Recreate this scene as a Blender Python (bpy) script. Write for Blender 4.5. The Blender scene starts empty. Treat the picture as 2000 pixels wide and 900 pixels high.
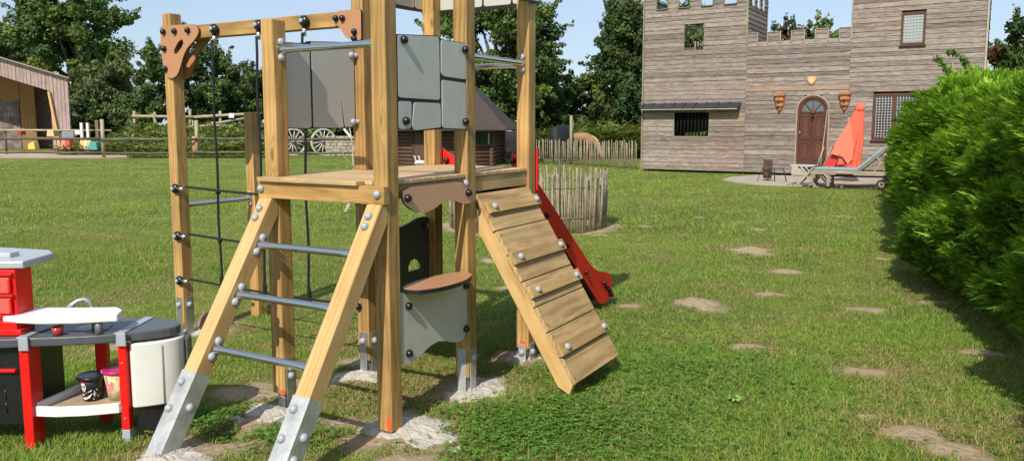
import bpy, bmesh, math, random
import numpy as np
from mathutils import Matrix, Vector
R = math.radians
random.seed(7)
SC = bpy.context.scene
COL = SC.collection
V3 = Vector

# ------------------------------------------------------------------ camera
CAM_H = 1.55
cd = bpy.data.cameras.new("camera")
cam = bpy.data.objects.new("camera", cd)
COL.objects.link(cam)
cam.location = (0, 0, CAM_H)
cam.rotation_euler = (R(90) - 0.1102, 0, 0)
cd.sensor_width = 36
cd.lens = 27.487
cd.shift_y = -0.0178
cd.clip_start = 0.05
cd.clip_end = 3000
SC.camera = cam

# ------------------------------------------------------------------ light
SUN_DIR = 70.0          # heading the light travels, degrees ccw from +X
SUN_EL = 42.0
w = bpy.data.worlds.new("World")
SC.world = w
w.use_nodes = True
nt = w.node_tree
nt.nodes.clear()
wo = nt.nodes.new('ShaderNodeOutputWorld')
bg = nt.nodes.new('ShaderNodeBackground')
sky = nt.nodes.new('ShaderNodeTexSky')
sky.sky_type = 'NISHITA'
sky.sun_disc = False
sky.sun_elevation = R(SUN_EL)
# sun sits opposite to the travel heading; sky rotation is clockwise from +Y
sky.sun_rotation = R(90 - (SUN_DIR + 180))
sky.air_density = 1.0
sky.dust_density = 0.6
sky.ozone_density = 1.6
tc = nt.nodes.new('ShaderNodeTexCoord')
mp = nt.nodes.new('ShaderNodeMapping')
mp.inputs['Scale'].default_value = (1.2, 1.2, 5.0)
nz = nt.nodes.new('ShaderNodeTexNoise')
nz.inputs['Scale'].default_value = 2.3
nz.inputs['Detail'].default_value = 6
nz.inputs['Roughness'].default_value = 0.62
rp = nt.nodes.new('ShaderNodeValToRGB')
rp.color_ramp.elements[0].position = 0.40
rp.color_ramp.elements[0].color = (0.45, 0.45, 0.45, 1)
rp.color_ramp.elements[1].position = 0.72
rp.color_ramp.elements[1].color = (0.9, 0.9, 0.9, 1)
mx = nt.nodes.new('ShaderNodeMixRGB')
mx.inputs[2].default_value = (4.6, 5.7, 7.4, 1)
nt.links.new(tc.outputs['Generated'], mp.inputs['Vector'])
nt.links.new(mp.outputs[0], nz.inputs['Vector'])
nt.links.new(nz.outputs['Fac'], rp.inputs[0])
nt.links.new(rp.outputs[0], mx.inputs[0])
nt.links.new(sky.outputs[0], mx.inputs[1])
nt.links.new(mx.outputs[0], bg.inputs['Color'])
bg.inputs['Strength'].default_value = 0.115
nt.links.new(bg.outputs[0], wo.inputs['Surface'])

sl = bpy.data.lights.new("sun", 'SUN')
sl.energy = 4.6
sl.angle = R(0.55)
sl.color = (1.0, 0.93, 0.82)
so = bpy.data.objects.new("sun", sl)
COL.objects.link(so)
_h = R(SUN_DIR)
_e = R(SUN_EL)
ldir = V3((math.cos(_h) * math.cos(_e), math.sin(_h) * math.cos(_e), -math.sin(_e)))
so.rotation_euler = ldir.to_track_quat('-Z', 'Y').to_euler()
so.location = (-10, -20, 20)

SC.view_settings.view_transform = 'Standard'
SC.view_settings.look = 'None'
SC.view_settings.exposure = 0.15
SC.view_settings.gamma = 1.0
SC.view_settings.use_curve_mapping = False
SC.cycles.max_bounces = 6
SC.cycles.transparent_max_bounces = 6
SC.cycles.use_denoising = True


# ------------------------------------------------------------------ materials
def new_mat(name):
    m = bpy.data.materials.new(name)
    m.use_nodes = True
    t = m.node_tree
    p = t.nodes['Principled BSDF']
    return m, t, p


def lk(t, a, b):
    t.links.new(a, b)


def simple(name, col, rough=0.6, metal=0.0, noise=0.0, nscale=8.0, bump=0.0, bscale=40.0, spec=None, coat=0.0):
    m, t, p = new_mat(name)
    p.inputs['Base Color'].default_value = (*col, 1)
    p.inputs['Roughness'].default_value = rough
    p.inputs['Metallic'].default_value = metal
    if spec is not None:
        p.inputs['Specular IOR Level'].default_value = spec
    if coat:
        p.inputs['Coat Weight'].default_value = coat
        p.inputs['Coat Roughness'].default_value = 0.12
    tcn = t.nodes.new('ShaderNodeTexCoord')
    if noise > 0:
        n = t.nodes.new('ShaderNodeTexNoise')
        n.inputs['Scale'].default_value = nscale
        n.inputs['Detail'].default_value = 5
        n.inputs['Roughness'].default_value = 0.65
        lk(t, tcn.outputs['Object'], n.inputs['Vector'])
        r = t.nodes.new('ShaderNodeMapRange')
        r.inputs[1].default_value = 0.3
        r.inputs[2].default_value = 0.7
        r.inputs[3].default_value = 1 - noise
        r.inputs[4].default_value = 1 + noise * 0.6
        lk(t, n.outputs['Fac'], r.inputs[0])
        mm = t.nodes.new('ShaderNodeVectorMath')
        mm.operation = 'SCALE'
        mm.inputs[0].default_value = col
        lk(t, r.outputs[0], mm.inputs['Scale'])
        lk(t, mm.outputs[0], p.inputs['Base Color'])
        r2 = t.nodes.new('ShaderNodeMapRange')
        r2.inputs[3].default_value = max(0.02, rough - 0.12)
        r2.inputs[4].default_value = min(1, rough + 0.12)
        lk(t, n.outputs['Fac'], r2.inputs[0])
        lk(t, r2.outputs[0], p.inputs['Roughness'])
    if bump > 0:
        n = t.nodes.new('ShaderNodeTexNoise')
        n.inputs['Scale'].default_value = bscale
        n.inputs['Detail'].default_value = 4
        lk(t, tcn.outputs['Object'], n.inputs['Vector'])
        b = t.nodes.new('ShaderNodeBump')
        b.inputs['Strength'].default_value = bump
        b.inputs['Distance'].default_value = 0.01
        lk(t, n.outputs['Fac'], b.inputs['Height'])
        lk(t, b.outputs[0], p.inputs['Normal'])
    return m


def wood(name, c1, c2, c3, rough=0.62, gx=1.2, gy=26.0, knots=True, bump=0.25, var=0.18, ring=0.20):
    """grain runs along the object's local X; every object gets its own offset"""
    m, t, p = new_mat(name)
    N = t.nodes.new
    tcn = N('ShaderNodeTexCoord')
    oi = N('ShaderNodeObjectInfo')
    off = N('ShaderNodeVectorMath'); off.operation = 'MULTIPLY_ADD'
    cmb = N('ShaderNodeCombineXYZ')
    lk(t, oi.outputs['Random'], cmb.inputs[0]); lk(t, oi.outputs['Random'], cmb.inputs[1]); lk(t, oi.outputs['Random'], cmb.inputs[2])
    lk(t, cmb.outputs[0], off.inputs[0]); off.inputs[1].default_value = (37, 19, 11)
    lk(t, tcn.outputs['Object'], off.inputs[2])
    # knots: sparse voronoi cells bend the grain
    kn = N('ShaderNodeTexVoronoi'); kn.inputs['Scale'].default_value = 1.0
    km = N('ShaderNodeMapping'); km.inputs['Scale'].default_value = (2.1, 8.0, 8.0)
    lk(t, off.outputs[0], km.inputs['Vector']); lk(t, km.outputs[0], kn.inputs['Vector'])
    kr = N('ShaderNodeMapRange'); kr.inputs[1].default_value = 0.02; kr.inputs[2].default_value = 0.30
    kr.inputs[3].default_value = 1.0; kr.inputs[4].default_value = 0.0
    kr.interpolation_type = 'SMOOTHSTEP'
    lk(t, kn.outputs['Distance'], kr.inputs[0])
    gm = N('ShaderNodeMapping'); gm.inputs['Scale'].default_value = (gx, gy, gy)
    lk(t, off.outputs[0], gm.inputs['Vector'])
    gn = N('ShaderNodeTexNoise'); gn.inputs['Scale'].default_value = 1.0; gn.inputs['Detail'].default_value = 5
    gn.inputs['Roughness'].default_value = 0.55; gn.inputs['Distortion'].default_value = 0.6
    lk(t, gm.outputs[0], gn.inputs['Vector'])
    # rings
    wv = N('ShaderNodeTexWave'); wv.wave_type = 'BANDS'; wv.bands_direction = 'Y'
    wv.inputs['Scale'].default_value = 7.0; wv.inputs['Distortion'].default_value = 7.5
    wv.inputs['Detail'].default_value = 2.0; wv.inputs['Detail Scale'].default_value = 0.8
    wm = N('ShaderNodeMapping'); wm.inputs['Scale'].default_value = (0.35, 1.6, 1.1)
    add = N('ShaderNodeVectorMath'); add.operation = 'MULTIPLY_ADD'
    cv = N('ShaderNodeCombineXYZ'); lk(t, kr.outputs[0], cv.inputs[1]); lk(t, kr.outputs[0], cv.inputs[2])
    lk(t, cv.outputs[0], add.inputs[0]); add.inputs[1].default_value = (0, 0.05, 0.05)
    lk(t, off.outputs[0], add.inputs[2])
    lk(t, add.outputs[0], wm.inputs['Vector']); lk(t, wm.outputs[0], wv.inputs['Vector'])
    mixf = N('ShaderNodeMath'); mixf.operation = 'MULTIPLY_ADD'; mixf.inputs[1].default_value = ring
    sc = N('ShaderNodeMath'); sc.operation = 'MULTIPLY'; sc.inputs[1].default_value = 1.04 - ring
    lk(t, gn.outputs['Fac'], sc.inputs[0])
    lk(t, wv.outputs['Fac'], mixf.inputs[0]); lk(t, sc.outputs[0], mixf.inputs[2])
    cr = N('ShaderNodeValToRGB')
    e = cr.color_ramp.elements
    e[0].position = 0.22; e[0].color = (*c3, 1)
    e[1].position = 0.80; e[1].color = (*c1, 1)
    e2 = cr.color_ramp.elements.new(0.48); e2.color = (*c2, 1)
    lk(t, mixf.outputs[0], cr.inputs[0])
    last = cr.outputs[0]
    if knots:
        kc = N('ShaderNodeMapRange'); kc.inputs[1].default_value = 0.04; kc.inputs[2].default_value = 0.105
        kc.inputs[3].default_value = 0.75; kc.inputs[4].default_value = 0.0
        lk(t, kn.outputs['Distance'], kc.inputs[0])
        km2 = N('ShaderNodeMixRGB'); km2.inputs[2].default_value = (c3[0] * .45, c3[1] * .38, c3[2] * .35, 1)
        lk(t, kc.outputs[0], km2.inputs[0]); lk(t, last, km2.inputs[1])
        last = km2.outputs[0]
    fb = N('ShaderNodeTexNoise'); fb.inputs['Scale'].default_value = 1.0; fb.inputs['Detail'].default_value = 6; fb.inputs['Roughness'].default_value = .7
    fm_ = N('ShaderNodeMapping'); fm_.inputs['Scale'].default_value = (gx * 5, gy * 5, gy * 5); lk(t, off.outputs[0], fm_.inputs['Vector']); lk(t, fm_.outputs[0], fb.inputs['Vector'])
    fr2 = N('ShaderNodeMapRange'); fr2.inputs[1].default_value = .3; fr2.inputs[2].default_value = .7; fr2.inputs[3].default_value = .86; fr2.inputs[4].default_value = 1.10
    lk(t, fb.outputs['Fac'], fr2.inputs[0])
    fs = N('ShaderNodeVectorMath'); fs.operation = 'SCALE'; lk(t, last, fs.inputs[0]); lk(t, fr2.outputs[0], fs.inputs['Scale']); last = fs.outputs[0]
    ck = N('ShaderNodeTexNoise'); ck.inputs['Scale'].default_value = 1.0; ck.inputs['Detail'].default_value = 2
    cm_ = N('ShaderNodeMapping'); cm_.inputs['Scale'].default_value = (2.2, 70, 70); lk(t, off.outputs[0], cm_.inputs['Vector']); lk(t, cm_.outputs[0], ck.inputs['Vector'])
    ckr = N('ShaderNodeMapRange'); ckr.inputs[1].default_value = .70; ckr.inputs[2].default_value = .76; ckr.inputs[3].default_value = 0; ckr.inputs[4].default_value = .65
    lk(t, ck.outputs['Fac'], ckr.inputs[0])
    ckm = N('ShaderNodeMixRGB'); ckm.inputs[2].default_value = (c3[0] * .35, c3[1] * .3, c3[2] * .3, 1); lk(t, ckr.outputs[0], ckm.inputs[0]); lk(t, last, ckm.inputs[1]); last = ckm.outputs[0]
    # large blotches + per-object value
    bn = N('ShaderNodeTexNoise'); bn.inputs['Scale'].default_value = 3.0; bn.inputs['Detail'].default_value = 3
    lk(t, off.outputs[0], bn.inputs['Vector'])
    br = N('ShaderNodeMapRange'); br.inputs[1].default_value = 0.3; br.inputs[2].default_value = 0.7
    br.inputs[3].default_value = 1 - var; br.inputs[4].default_value = 1 + var * .6
    lk(t, bn.outputs['Fac'], br.inputs[0])
    orr = N('ShaderNodeMapRange'); orr.inputs[3].default_value = 0.88; orr.inputs[4].default_value = 1.1
    lk(t, oi.outputs['Random'], orr.inputs[0])
    ml = N('ShaderNodeMath'); ml.operation = 'MULTIPLY'
    lk(t, br.outputs[0], ml.inputs[0]); lk(t, orr.outputs[0], ml.inputs[1])
    vs = N('ShaderNodeVectorMath'); vs.operation = 'SCALE'
    lk(t, last, vs.inputs[0]); lk(t, ml.outputs[0], vs.inputs['Scale'])
    lk(t, vs.outputs[0], p.inputs['Base Color'])
    p.inputs['Roughness'].default_value = rough
    p.inputs['Specular IOR Level'].default_value = 0.3
    b = N('ShaderNodeBump'); b.inputs['Strength'].default_value = bump; b.inputs['Distance'].default_value = 0.004
    lk(t, mixf.outputs[0], b.inputs['Height']); lk(t, b.outputs[0], p.inputs['Normal'])
    return m


def attr_mat(name, rough=0.6, transl=0.35, spec=0.25, attr='Col'):
    m, t, p = new_mat(name)
    a = t.nodes.new('ShaderNodeAttribute'); a.attribute_name = attr
    lk(t, a.outputs['Color'], p.inputs['Base Color'])
    p.inputs['Roughness'].default_value = rough
    p.inputs['Specular IOR Level'].default_value = spec
    if transl > 0:
        tr = t.nodes.new('ShaderNodeBsdfTranslucent')
        mxs = t.nodes.new('ShaderNodeMixShader'); mxs.inputs[0].default_value = transl
        sc = t.nodes.new('ShaderNodeVectorMath'); sc.operation = 'MULTIPLY'; sc.inputs[1].default_value = (1.3, 1.25, 0.6)
        lk(t, a.outputs['Color'], sc.inputs[0]); lk(t, sc.outputs[0], tr.inputs['Color'])
        out = t.nodes['Material Output']
        lk(t, p.outputs[0], mxs.inputs[1]); lk(t, tr.outputs[0], mxs.inputs[2]); lk(t, mxs.outputs[0], out.inputs['Surface'])
    return m


M = {}
M['post'] = wood('treated_pine_post', (0.55, 0.34, 0.13), (0.45, 0.265, 0.09), (0.27, 0.145, 0.045), gx=1.0, gy=24, ring=.27, var=.26)
M['rail'] = wood('pale_pine_rail', (0.66, 0.44, 0.20), (0.58, 0.36, 0.14), (0.44, 0.245, 0.085), gx=0.9, gy=20, bump=.15, var=.16, ring=.22)
M['deck'] = wood('deck_board', (0.70, 0.50, 0.28), (0.58, 0.40, 0.20), (0.44, 0.27, 0.12), gx=1.2, gy=34)
M['ramp'] = wood('ramp_board', (0.58, 0.40, 0.195), (0.48, 0.315, 0.14), (0.30, 0.18, 0.07), gx=1.8, gy=22, bump=.15, ring=.26)
M['cleat'] = wood('ramp_cleat_board', (0.55, 0.37, 0.16), (0.46, 0.29, 0.11), (0.31, 0.18, 0.06), gx=1.4, gy=24, bump=.15)
M['steel'] = simple('polished_steel', (0.62, 0.62, 0.63), 0.09, 1.0, noise=.05, nscale=3)
M['galv'] = simple('galvanised_bracket', (0.52, 0.55, 0.57), 0.42, 0.85, noise=.28, nscale=14, bump=.15, bscale=60)
M['galv_dirty'] = simple('galvanised_bracket_with_cement', (0.56, 0.57, 0.55), 0.5, 0.55, noise=.3, nscale=9, bump=.18, bscale=50)
M['cap_grey'] = simple('grey_plastic_cap', (0.36, 0.38, 0.41), 0.38, noise=.05)
M['cap_black'] = simple('black_plastic_cap', (0.012, 0.012, 0.013), 0.28)
M['hpl_grey'] = simple('grey_laminate_panel', (.54, .525, .455), 0.45, noise=.10, nscale=7, bump=.03, bscale=400)
M['hpl_tan'] = simple('grey_beige_laminate_panel', (0.53, 0.52, 0.475), 0.45, noise=.04, nscale=300)
M['hpl_edge'] = simple('pale_routed_edge', (0.62, 0.64, 0.64), 0.5)
M['black'] = simple('black_laminate_core', (0.012, 0.012, 0.013), 0.5)
M['brown'] = simple('terracotta_brown_laminate', (0.45, 0.22, 0.105), 0.42, noise=.05, nscale=6)
M['brown_light'] = simple('light_brown_laminate', (0.66, 0.37, 0.22), 0.45, noise=.05, nscale=6)
M['red'] = simple('red_slide_laminate', (0.74, 0.014, 0.006), 0.5, noise=.14, nscale=5)
M['rope'] = simple('black_rope', (0.012, 0.012, 0.014), 0.85, bump=.7, bscale=220)
M['ferrule'] = simple('aluminium_ferrule', (0.7, 0.7, 0.7), 0.3, .9)
M['orange'] = simple('orange_spray_mark', (0.85, 0.10, 0.015), 0.7, noise=.2, nscale=60)


# ------------------------------------------------------------------ objects
MW = {}


def tag(o, label=None, cat=None, group=None, kind=None):
    if label: o['label'] = label
    if cat: o['category'] = cat
    if group: o['group'] = group
    if kind: o['kind'] = kind
    return o


def place(o, mw, parent=None):
    COL.objects.link(o)
    if parent is not None:
        o.parent = parent
        o.matrix_basis = MW[parent].inverted() @ mw
    else:
        o.matrix_basis = mw
    MW[o] = mw.copy()
    return o


def empty(name, loc, rz=0.0, label=None, cat=None, group=None):
    o = bpy.data.objects.new(name, None)
    o.empty_display_size = 0.2
    place(o, Matrix.Translation(loc) @ Matrix.Rotation(rz, 4, 'Z'))
    return tag(o, label, cat, group)


def frame_from(xdir, origin, up=V3((0, 0, 1))):
    x = V3(xdir).normalized()
    u = V3(up)
    if abs(x.dot(u)) > 0.95:
        u = V3((0, 1, 0))
    z = (u - x * u.dot(x)).normalized()
    y = z.cross(x)
    m = Matrix((x, y, z)).transposed().to_4x4()
    m.translation = V3(origin)
    return m


class MB:
    """collects world-space geometry and links it as one mesh object"""
    def __init__(self):
        self.bm = bmesh.new()

    def box(self, c, size, rot=None, mi=0):
        """rot: 3x3/4x4 matrix"""
        hx, hy, hz = size[0] / 2, size[1] / 2, size[2] / 2
        vs = []
        for sx in (-1, 1):
            for sy in (-1, 1):
                for sz in (-1, 1):
                    p = V3((sx * hx, sy * hy, sz * hz))
                    if rot is not None: p = rot.to_3x3() @ p
                    vs.append(self.bm.verts.new(p + V3(c)))
        for f in ((0, 1, 3, 2), (4, 6, 7, 5), (0, 4, 5, 1), (2, 3, 7, 6), (0, 2, 6, 4), (1, 5, 7, 3)):
            fc = self.bm.faces.new([vs[i] for i in f]); fc.material_index = mi
        return self

    def beam(self, p0, p1, wy, wz, up=(0, 0, 1), mi=0):
        p0, p1 = V3(p0), V3(p1)
        fm = frame_from(p1 - p0, (p0 + p1) / 2, up)
        return self.box(fm.translation, ((p1 - p0).length, wy, wz), fm, mi)

    def tube(self, pts, rad, n=10, mi=0, caps=True, squash=None, up=(0, 0, 1)):
        pts = [V3(p) for p in pts]
        if not hasattr(rad, '__len__'): rad = [rad] * len(pts)
        rings = []
        for i, p in enumerate(pts):
            d = (pts[min(i + 1, len(pts) - 1)] - pts[max(i - 1, 0)])
            fm = frame_from(d, p, up).to_3x3()
            ring = []
            for k in range(n):
                a = 2 * math.pi * k / n
                sy, sz = rad[i], rad[i]
                if squash: sy, sz = squash[i]
                ring.append(self.bm.verts.new(p + fm @ V3((0, math.cos(a) * sy, math.sin(a) * sz))))
            rings.append(ring)
        for i in range(len(rings) - 1):
            for k in range(n):
                f = self.bm.faces.new([rings[i][k], rings[i][(k + 1) % n], rings[i + 1][(k + 1) % n], rings[i + 1][k]])
                f.material_index = mi; f.smooth = True
        if caps:
            f = self.bm.faces.new(rings[0][::-1]); f.material_index = mi
            f = self.bm.faces.new(rings[-1]); f.material_index = mi
        return self

    def lathe(self, prof, c, axis=(0, 0, 1), n=20, mi=0, sx=1.0, sy=1.0):
        """prof: list of (r, h)"""
        fm = frame_from(axis, c).to_3x3()
        rings = []
        for r, h in prof:
            ring = []
            for k in range(n):
                a = 2 * math.pi * k / n
                ring.append(self.bm.verts.new(V3(c) + fm @ V3((h, math.cos(a) * r * sx, math.sin(a) * r * sy))))
            rings.append(ring)
        for i in range(len(rings) - 1):
            for k in range(n):
                f = self.bm.faces.new([rings[i][k], rings[i][(k + 1) % n], rings[i + 1][(k + 1) % n], rings[i + 1][k]])
                f.material_index = mi; f.smooth = True
        if prof[0][0] > 1e-4: self.bm.faces.new(rings[0][::-1]).material_index = mi
        if prof[-1][0] > 1e-4: self.bm.faces.new(rings[-1]).material_index = mi
        return self

    def prism(self, pts, o, u, v, t0, t1, mi=0, holes=(), edge_mi=None):
        """2D outline pts (a,b) -> o + u*a + v*b, extruded along u x v from t0 to t1"""
        o, u, v = V3(o), V3(u).normalized(), V3(v).normalized()
        nrm = u.cross(v)
        def loop(ps, t):
            return [self.bm.verts.new(o + u * a + v * b + nrm * t) for a, b in ps]
        tops, bots = [], []
        for ps in [pts] + list(holes):
            L0, L1 = loop(ps, t0), loop(ps, t1)
            k = len(ps)
            for i in range(k):
                f = self.bm.faces.new([L0[i], L0[(i + 1) % k], L1[(i + 1) % k], L1[i]])
                f.material_index = mi if edge_mi is None else edge_mi
            bots.append(L0); tops.append(L1)
        for LL in (tops, bots):
            if holes:
                es = []
                for L in LL:
                    for i in range(len(L)):
                        es.append(self.bm.edges.get((L[i], L[(i + 1) % len(L)])))
                r = bmesh.ops.triangle_fill(self.bm, edges=es, use_beauty=True, use_dissolve=False)
                for g in r['geom']:
                    if isinstance(g, bmesh.types.BMFace): g.material_index = mi
            else:
                f = self.bm.faces.new(LL[0]); f.material_index = mi
        return self

    def build(self, name, mats, parent=None, grain=None, bevel=0.0, loc=None, smooth=False, label=None, cat=None, group=None, kind=None, recalc=True):
        bm = self.bm
        if recalc: bmesh.ops.recalc_face_normals(bm, faces=bm.faces[:])
        bm.verts.ensure_lookup_table()
        co = [v.co for v in bm.verts]
        mn = V3((min(c.x for c in co), min(c.y for c in co), min(c.z for c in co)))
        mxx = V3((max(c.x for c in co), max(c.y for c in co), max(c.z for c in co)))
        cen = (mn + mxx) / 2
        if grain is not None:
            mw = frame_from(grain, cen)
        elif loc is not None:
            mw = Matrix.Translation(loc)
        elif parent is not None:
            mw = Matrix.Translation(cen)
        else:
            mw = Matrix.Translation((cen.x, cen.y, mn.z))
        bm.transform(mw.inverted())
        if smooth:
            for f in bm.faces: f.smooth = True
        me = bpy.data.meshes.new(name)
        bm.to_mesh(me); bm.free()
        if not isinstance(mats, (list, tuple)): mats = [mats]
        for mt in mats: me.materials.append(mt)
        o = bpy.data.objects.new(name, me)
        place(o, mw, parent)
        if bevel > 0:
            md = o.modifiers.new('bevel', 'BEVEL'); md.width = bevel; md.segments = 2; md.limit_method = 'ANGLE'; md.angle_limit = R(40)
            md.harden_normals = False
        return tag(o, label, cat, group, kind)


def inst(name, mesh, mw, parent):
    o = bpy.data.objects.new(name, mesh)
    return place(o, mw, parent)


def round_poly(pts, r, seg=4):
    out = []
    n = len(pts)
    for i in range(n):
        p0, p, p1 = V3((*pts[i - 1], 0)), V3((*pts[i], 0)), V3((*pts[(i + 1) % n], 0))
        a, b = (p0 - p), (p1 - p)
        rr = min(r, a.length * .45, b.length * .45)
        A, B = p + a.normalized() * rr, p + b.normalized() * rr
        for k in range(seg + 1):
            t = k / seg
            q = A * (1 - t) ** 2 + p * 2 * t * (1 - t) + B * t * t
            out.append((q.x, q.y))
    return out


def smooth_poly(pts, it=2):
    for _ in range(it):
        q = []
        n = len(pts)
        for i in range(n):
            a, b = pts[i], pts[(i + 1) % n]
            q.append((a[0] * .75 + b[0] * .25, a[1] * .75 + b[1] * .25))
            q.append((a[0] * .25 + b[0] * .75, a[1] * .25 + b[1] * .75))
        pts = q
    return pts


def at(px, py, Y):
    """the point at depth Y seen at that place of the 2000 px photograph (for far scenery)"""
    c, s = math.cos(.1102), math.sin(.1102)
    u = (px - 1000) / 1527.0
    v = (py - 414.46) / 1527.0
    d = V3((u, c - v * s, -s - v * c))
    return V3((0, 0, CAM_H)) + d * (Y / d.y)


def ground_at(px, py):
    c, s = math.cos(.1102), math.sin(.1102)
    u = (px - 1000) / 1527.0
    v = (py - 414.46) / 1527.0
    d = V3((u, c - v * s, -s - v * c))
    return V3((0, 0, CAM_H)) + d * (CAM_H / -d.z)


# numpy mesh -------------------------------------------------------------
def np_obj(name, V, F, mat, col=None, parent=None, loc=None, smooth=False, label=None, cat=None, group=None, kind=None):
    """V (n,3) world, F (m,k) uniform faces, col (n,3) per-vertex colour"""
    V = np.asarray(V, dtype=np.float32)
    F = np.asarray(F, dtype=np.int32)
    if loc is None:
        if parent is not None: loc = MW[parent].translation
        else: loc = V3((float(V[:, 0].mean()), float(V[:, 1].mean()), float(V[:, 2].min())))
    loc = V3(loc)
    V = V - np.array(loc, dtype=np.float32)
    me = bpy.data.meshes.new(name)
    m, k = F.shape
    me.vertices.add(len(V)); me.vertices.foreach_set('co', V.ravel())
    me.loops.add(m * k); me.loops.foreach_set('vertex_index', F.ravel())
    me.polygons.add(m)
    me.polygons.foreach_set('loop_start', np.arange(0, m * k, k, dtype=np.int32))
    me.polygons.foreach_set('use_smooth', np.full(m, bool(smooth)))
    me.update(calc_edges=True)
    if col is not None:
        a = me.color_attributes.new('Col', 'FLOAT_COLOR', 'POINT')
        cc = np.ones((len(V), 4), dtype=np.float32); cc[:, :3] = col
        a.data.foreach_set('color', cc.ravel())
    me.materials.append(mat)
    o = bpy.data.objects.new(name, me)
    place(o, Matrix.Translation(loc), parent)
    return tag(o, label, cat, group, kind)


_tab = np.random.default_rng(3).random((256, 256)).astype(np.float32)


def vn(x, y, s, seed=0):
    x = np.asarray(x) / s + seed * 17.3; y = np.asarray(y) / s + seed * 9.7
    xi = np.floor(x).astype(int); yi = np.floor(y).astype(int)
    fx = x - xi; fy = y - yi
    fx = fx * fx * (3 - 2 * fx); fy = fy * fy * (3 - 2 * fy)
    g = lambda a, b: _tab[a % 256, b % 256]
    return (g(xi, yi) * (1 - fx) + g(xi + 1, yi) * fx) * (1 - fy) + (g(xi, yi + 1) * (1 - fx) + g(xi + 1, yi + 1) * fx) * fy


def fbm(x, y, s, seed=0, o=3):
    r = 0; a = 1.0; t = 0
    for i in range(o):
        r = r + a * vn(x, y, s / 2 ** i, seed + i * 3); t += a; a *= .55
    return r / t


# ------------------------------------------------------------------ ground
# bare earth patches: x, y, rx, ry, height (low molehills raked flat), and dead-grass patches
DIRT = [(2.98, 9.55, .27, .34, .05), (2.37, 7.07, .14, .13, .02), (1.63, 6.68, .25, .26, .05), (1.64, 5.31, .15, .12, .03),
        (2.20, 4.77, .20, .11, .02), (3.02, 6.51, .17, .11, .015), (2.93, 8.24, .14, .14, .015), (3.69, 6.80, .16, .10, .015),
        (3.24, 5.23, .18, .09, .01), (2.03, 3.80, .15, .12, .03), (2.12, 3.62, .13, .10, .02), (1.90, 4.02, .06, .05, .01), (2.2, 3.45, .14, .08, .01),
        (-1.55, 4.45, .22, .18, .02), (-.98, 4.98, .30, .13, .02), (-.50, 3.50, .20, .07, .01), (-1.45, 3.62, .24, .14, .02),
        (-1.60, 3.40, .3, .18, .03), (-2.30, 5.85, .20, .22, .07), (1.00, 6.62, .13, .12, .01), (-1.18, 4.6, .2, .12, .01),
        (-.85, 3.95, .16, .10, .0), (-2.85, 5.35, .14, .12, .01), (3.7, 11.6, .12, .14, .01), (1.25, 11.0, .12, .1, .01), (2.05, 12.0, .10, .1, .01),
        (-1.05, 3.45, .12, .06, .0), (-.02, 7.4, .13, .1, .0), (.62, 6.9, .1, .06, .0), (-.25, 8.9, .12, .16, .0), (4.3, 9.0, .12, .08, .01),
        (5.6, 13.4, .16, .14, .0), (3.2, 13.2, .10, .12, .0)]
PEN = (0.25, 12.15, 1.2)
_rg = np.random.default_rng(11)


DIRT += [(fx_, fy_, fr_ * 1.30, fr_ * 1.12, .0) for fx_, fy_, fr_ in ((-.52, 3.84, .26), (-.22, 4.44, .24), (-1.29, 4.08, .20), (.05, 5.09, .15), (-.95, 4.70, .17), (-.90, 3.27, .15))]


def thin_mask(x, y):
    m = np.zeros_like(x)
    for dx, dy, rx, ry, h in DIRT:
        r = np.sqrt(((x - dx) / rx) ** 2 + ((y - dy) / ry) ** 2)
        m = np.maximum(m, np.clip((2.0 - r) / .9, 0, 1))
    return m


def dirt_mask(x, y):
    m = np.zeros_like(x)
    wob = (fbm(x, y, .13, 5, 4) - .5)
    for dx, dy, rx, ry, h in DIRT:
        r = np.sqrt(((x - dx) / rx) ** 2 + ((y - dy) / ry) ** 2) + wob * 1.35
        m = np.maximum(m, np.clip((1.14 - r) / .55, 0, 1))
    rp_ = np.sqrt((x - PEN[0]) ** 2 + (y - PEN[1]) ** 2)
    ring = np.clip((.30 - np.abs(rp_ - PEN[2])) / .22 + wob * 1.5, 0, 1) * .9
    return np.maximum(m, ring * (rp_ > .6))


def ground_h(x, y):
    h = (fbm(x, y, 1.4, 21) - .5) * .05 + (fbm(x, y, .22, 8) - .5) * .02
    for dx, dy, rx, ry, hh in DIRT:
        r = np.sqrt(((x - dx) / rx) ** 2 + ((y - dy) / ry) ** 2)
        h = h + hh * .5 * np.clip(1 - r / 1.25, 0, 1) * (1 + (fbm(x, y, .09, 4) - .5) * 2.2)
    # worn hollow by the foot of the ladder
    r = np.sqrt(((x + 1.40) / .14) ** 2 + ((y - 3.78) / .10) ** 2)
    h = h - .07 * np.clip(1 - r, 0, 1)
    # clover tuft swelling under the end of the ramp
    r = np.sqrt(((x - .12) / .55) ** 2 + ((y - 4.05) / .45) ** 2)
    h = h + .05 * np.clip(1 - r, 0, 1)
    fade = np.clip((26 - y) / 8, 0, 1)
    return h * fade


def axis(fine0, fine1, step, far, grow=1.13):
    a = list(np.arange(fine0, fine1, step))
    s = step; v = a[-1]
    while v < far:
        s *= grow; v += s; a.append(v)
    s = step; v = a[0]; pre = []
    while v > -far:
        s *= grow; v -= s; pre.append(v)
    return np.array(pre[::-1] + a)


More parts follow.
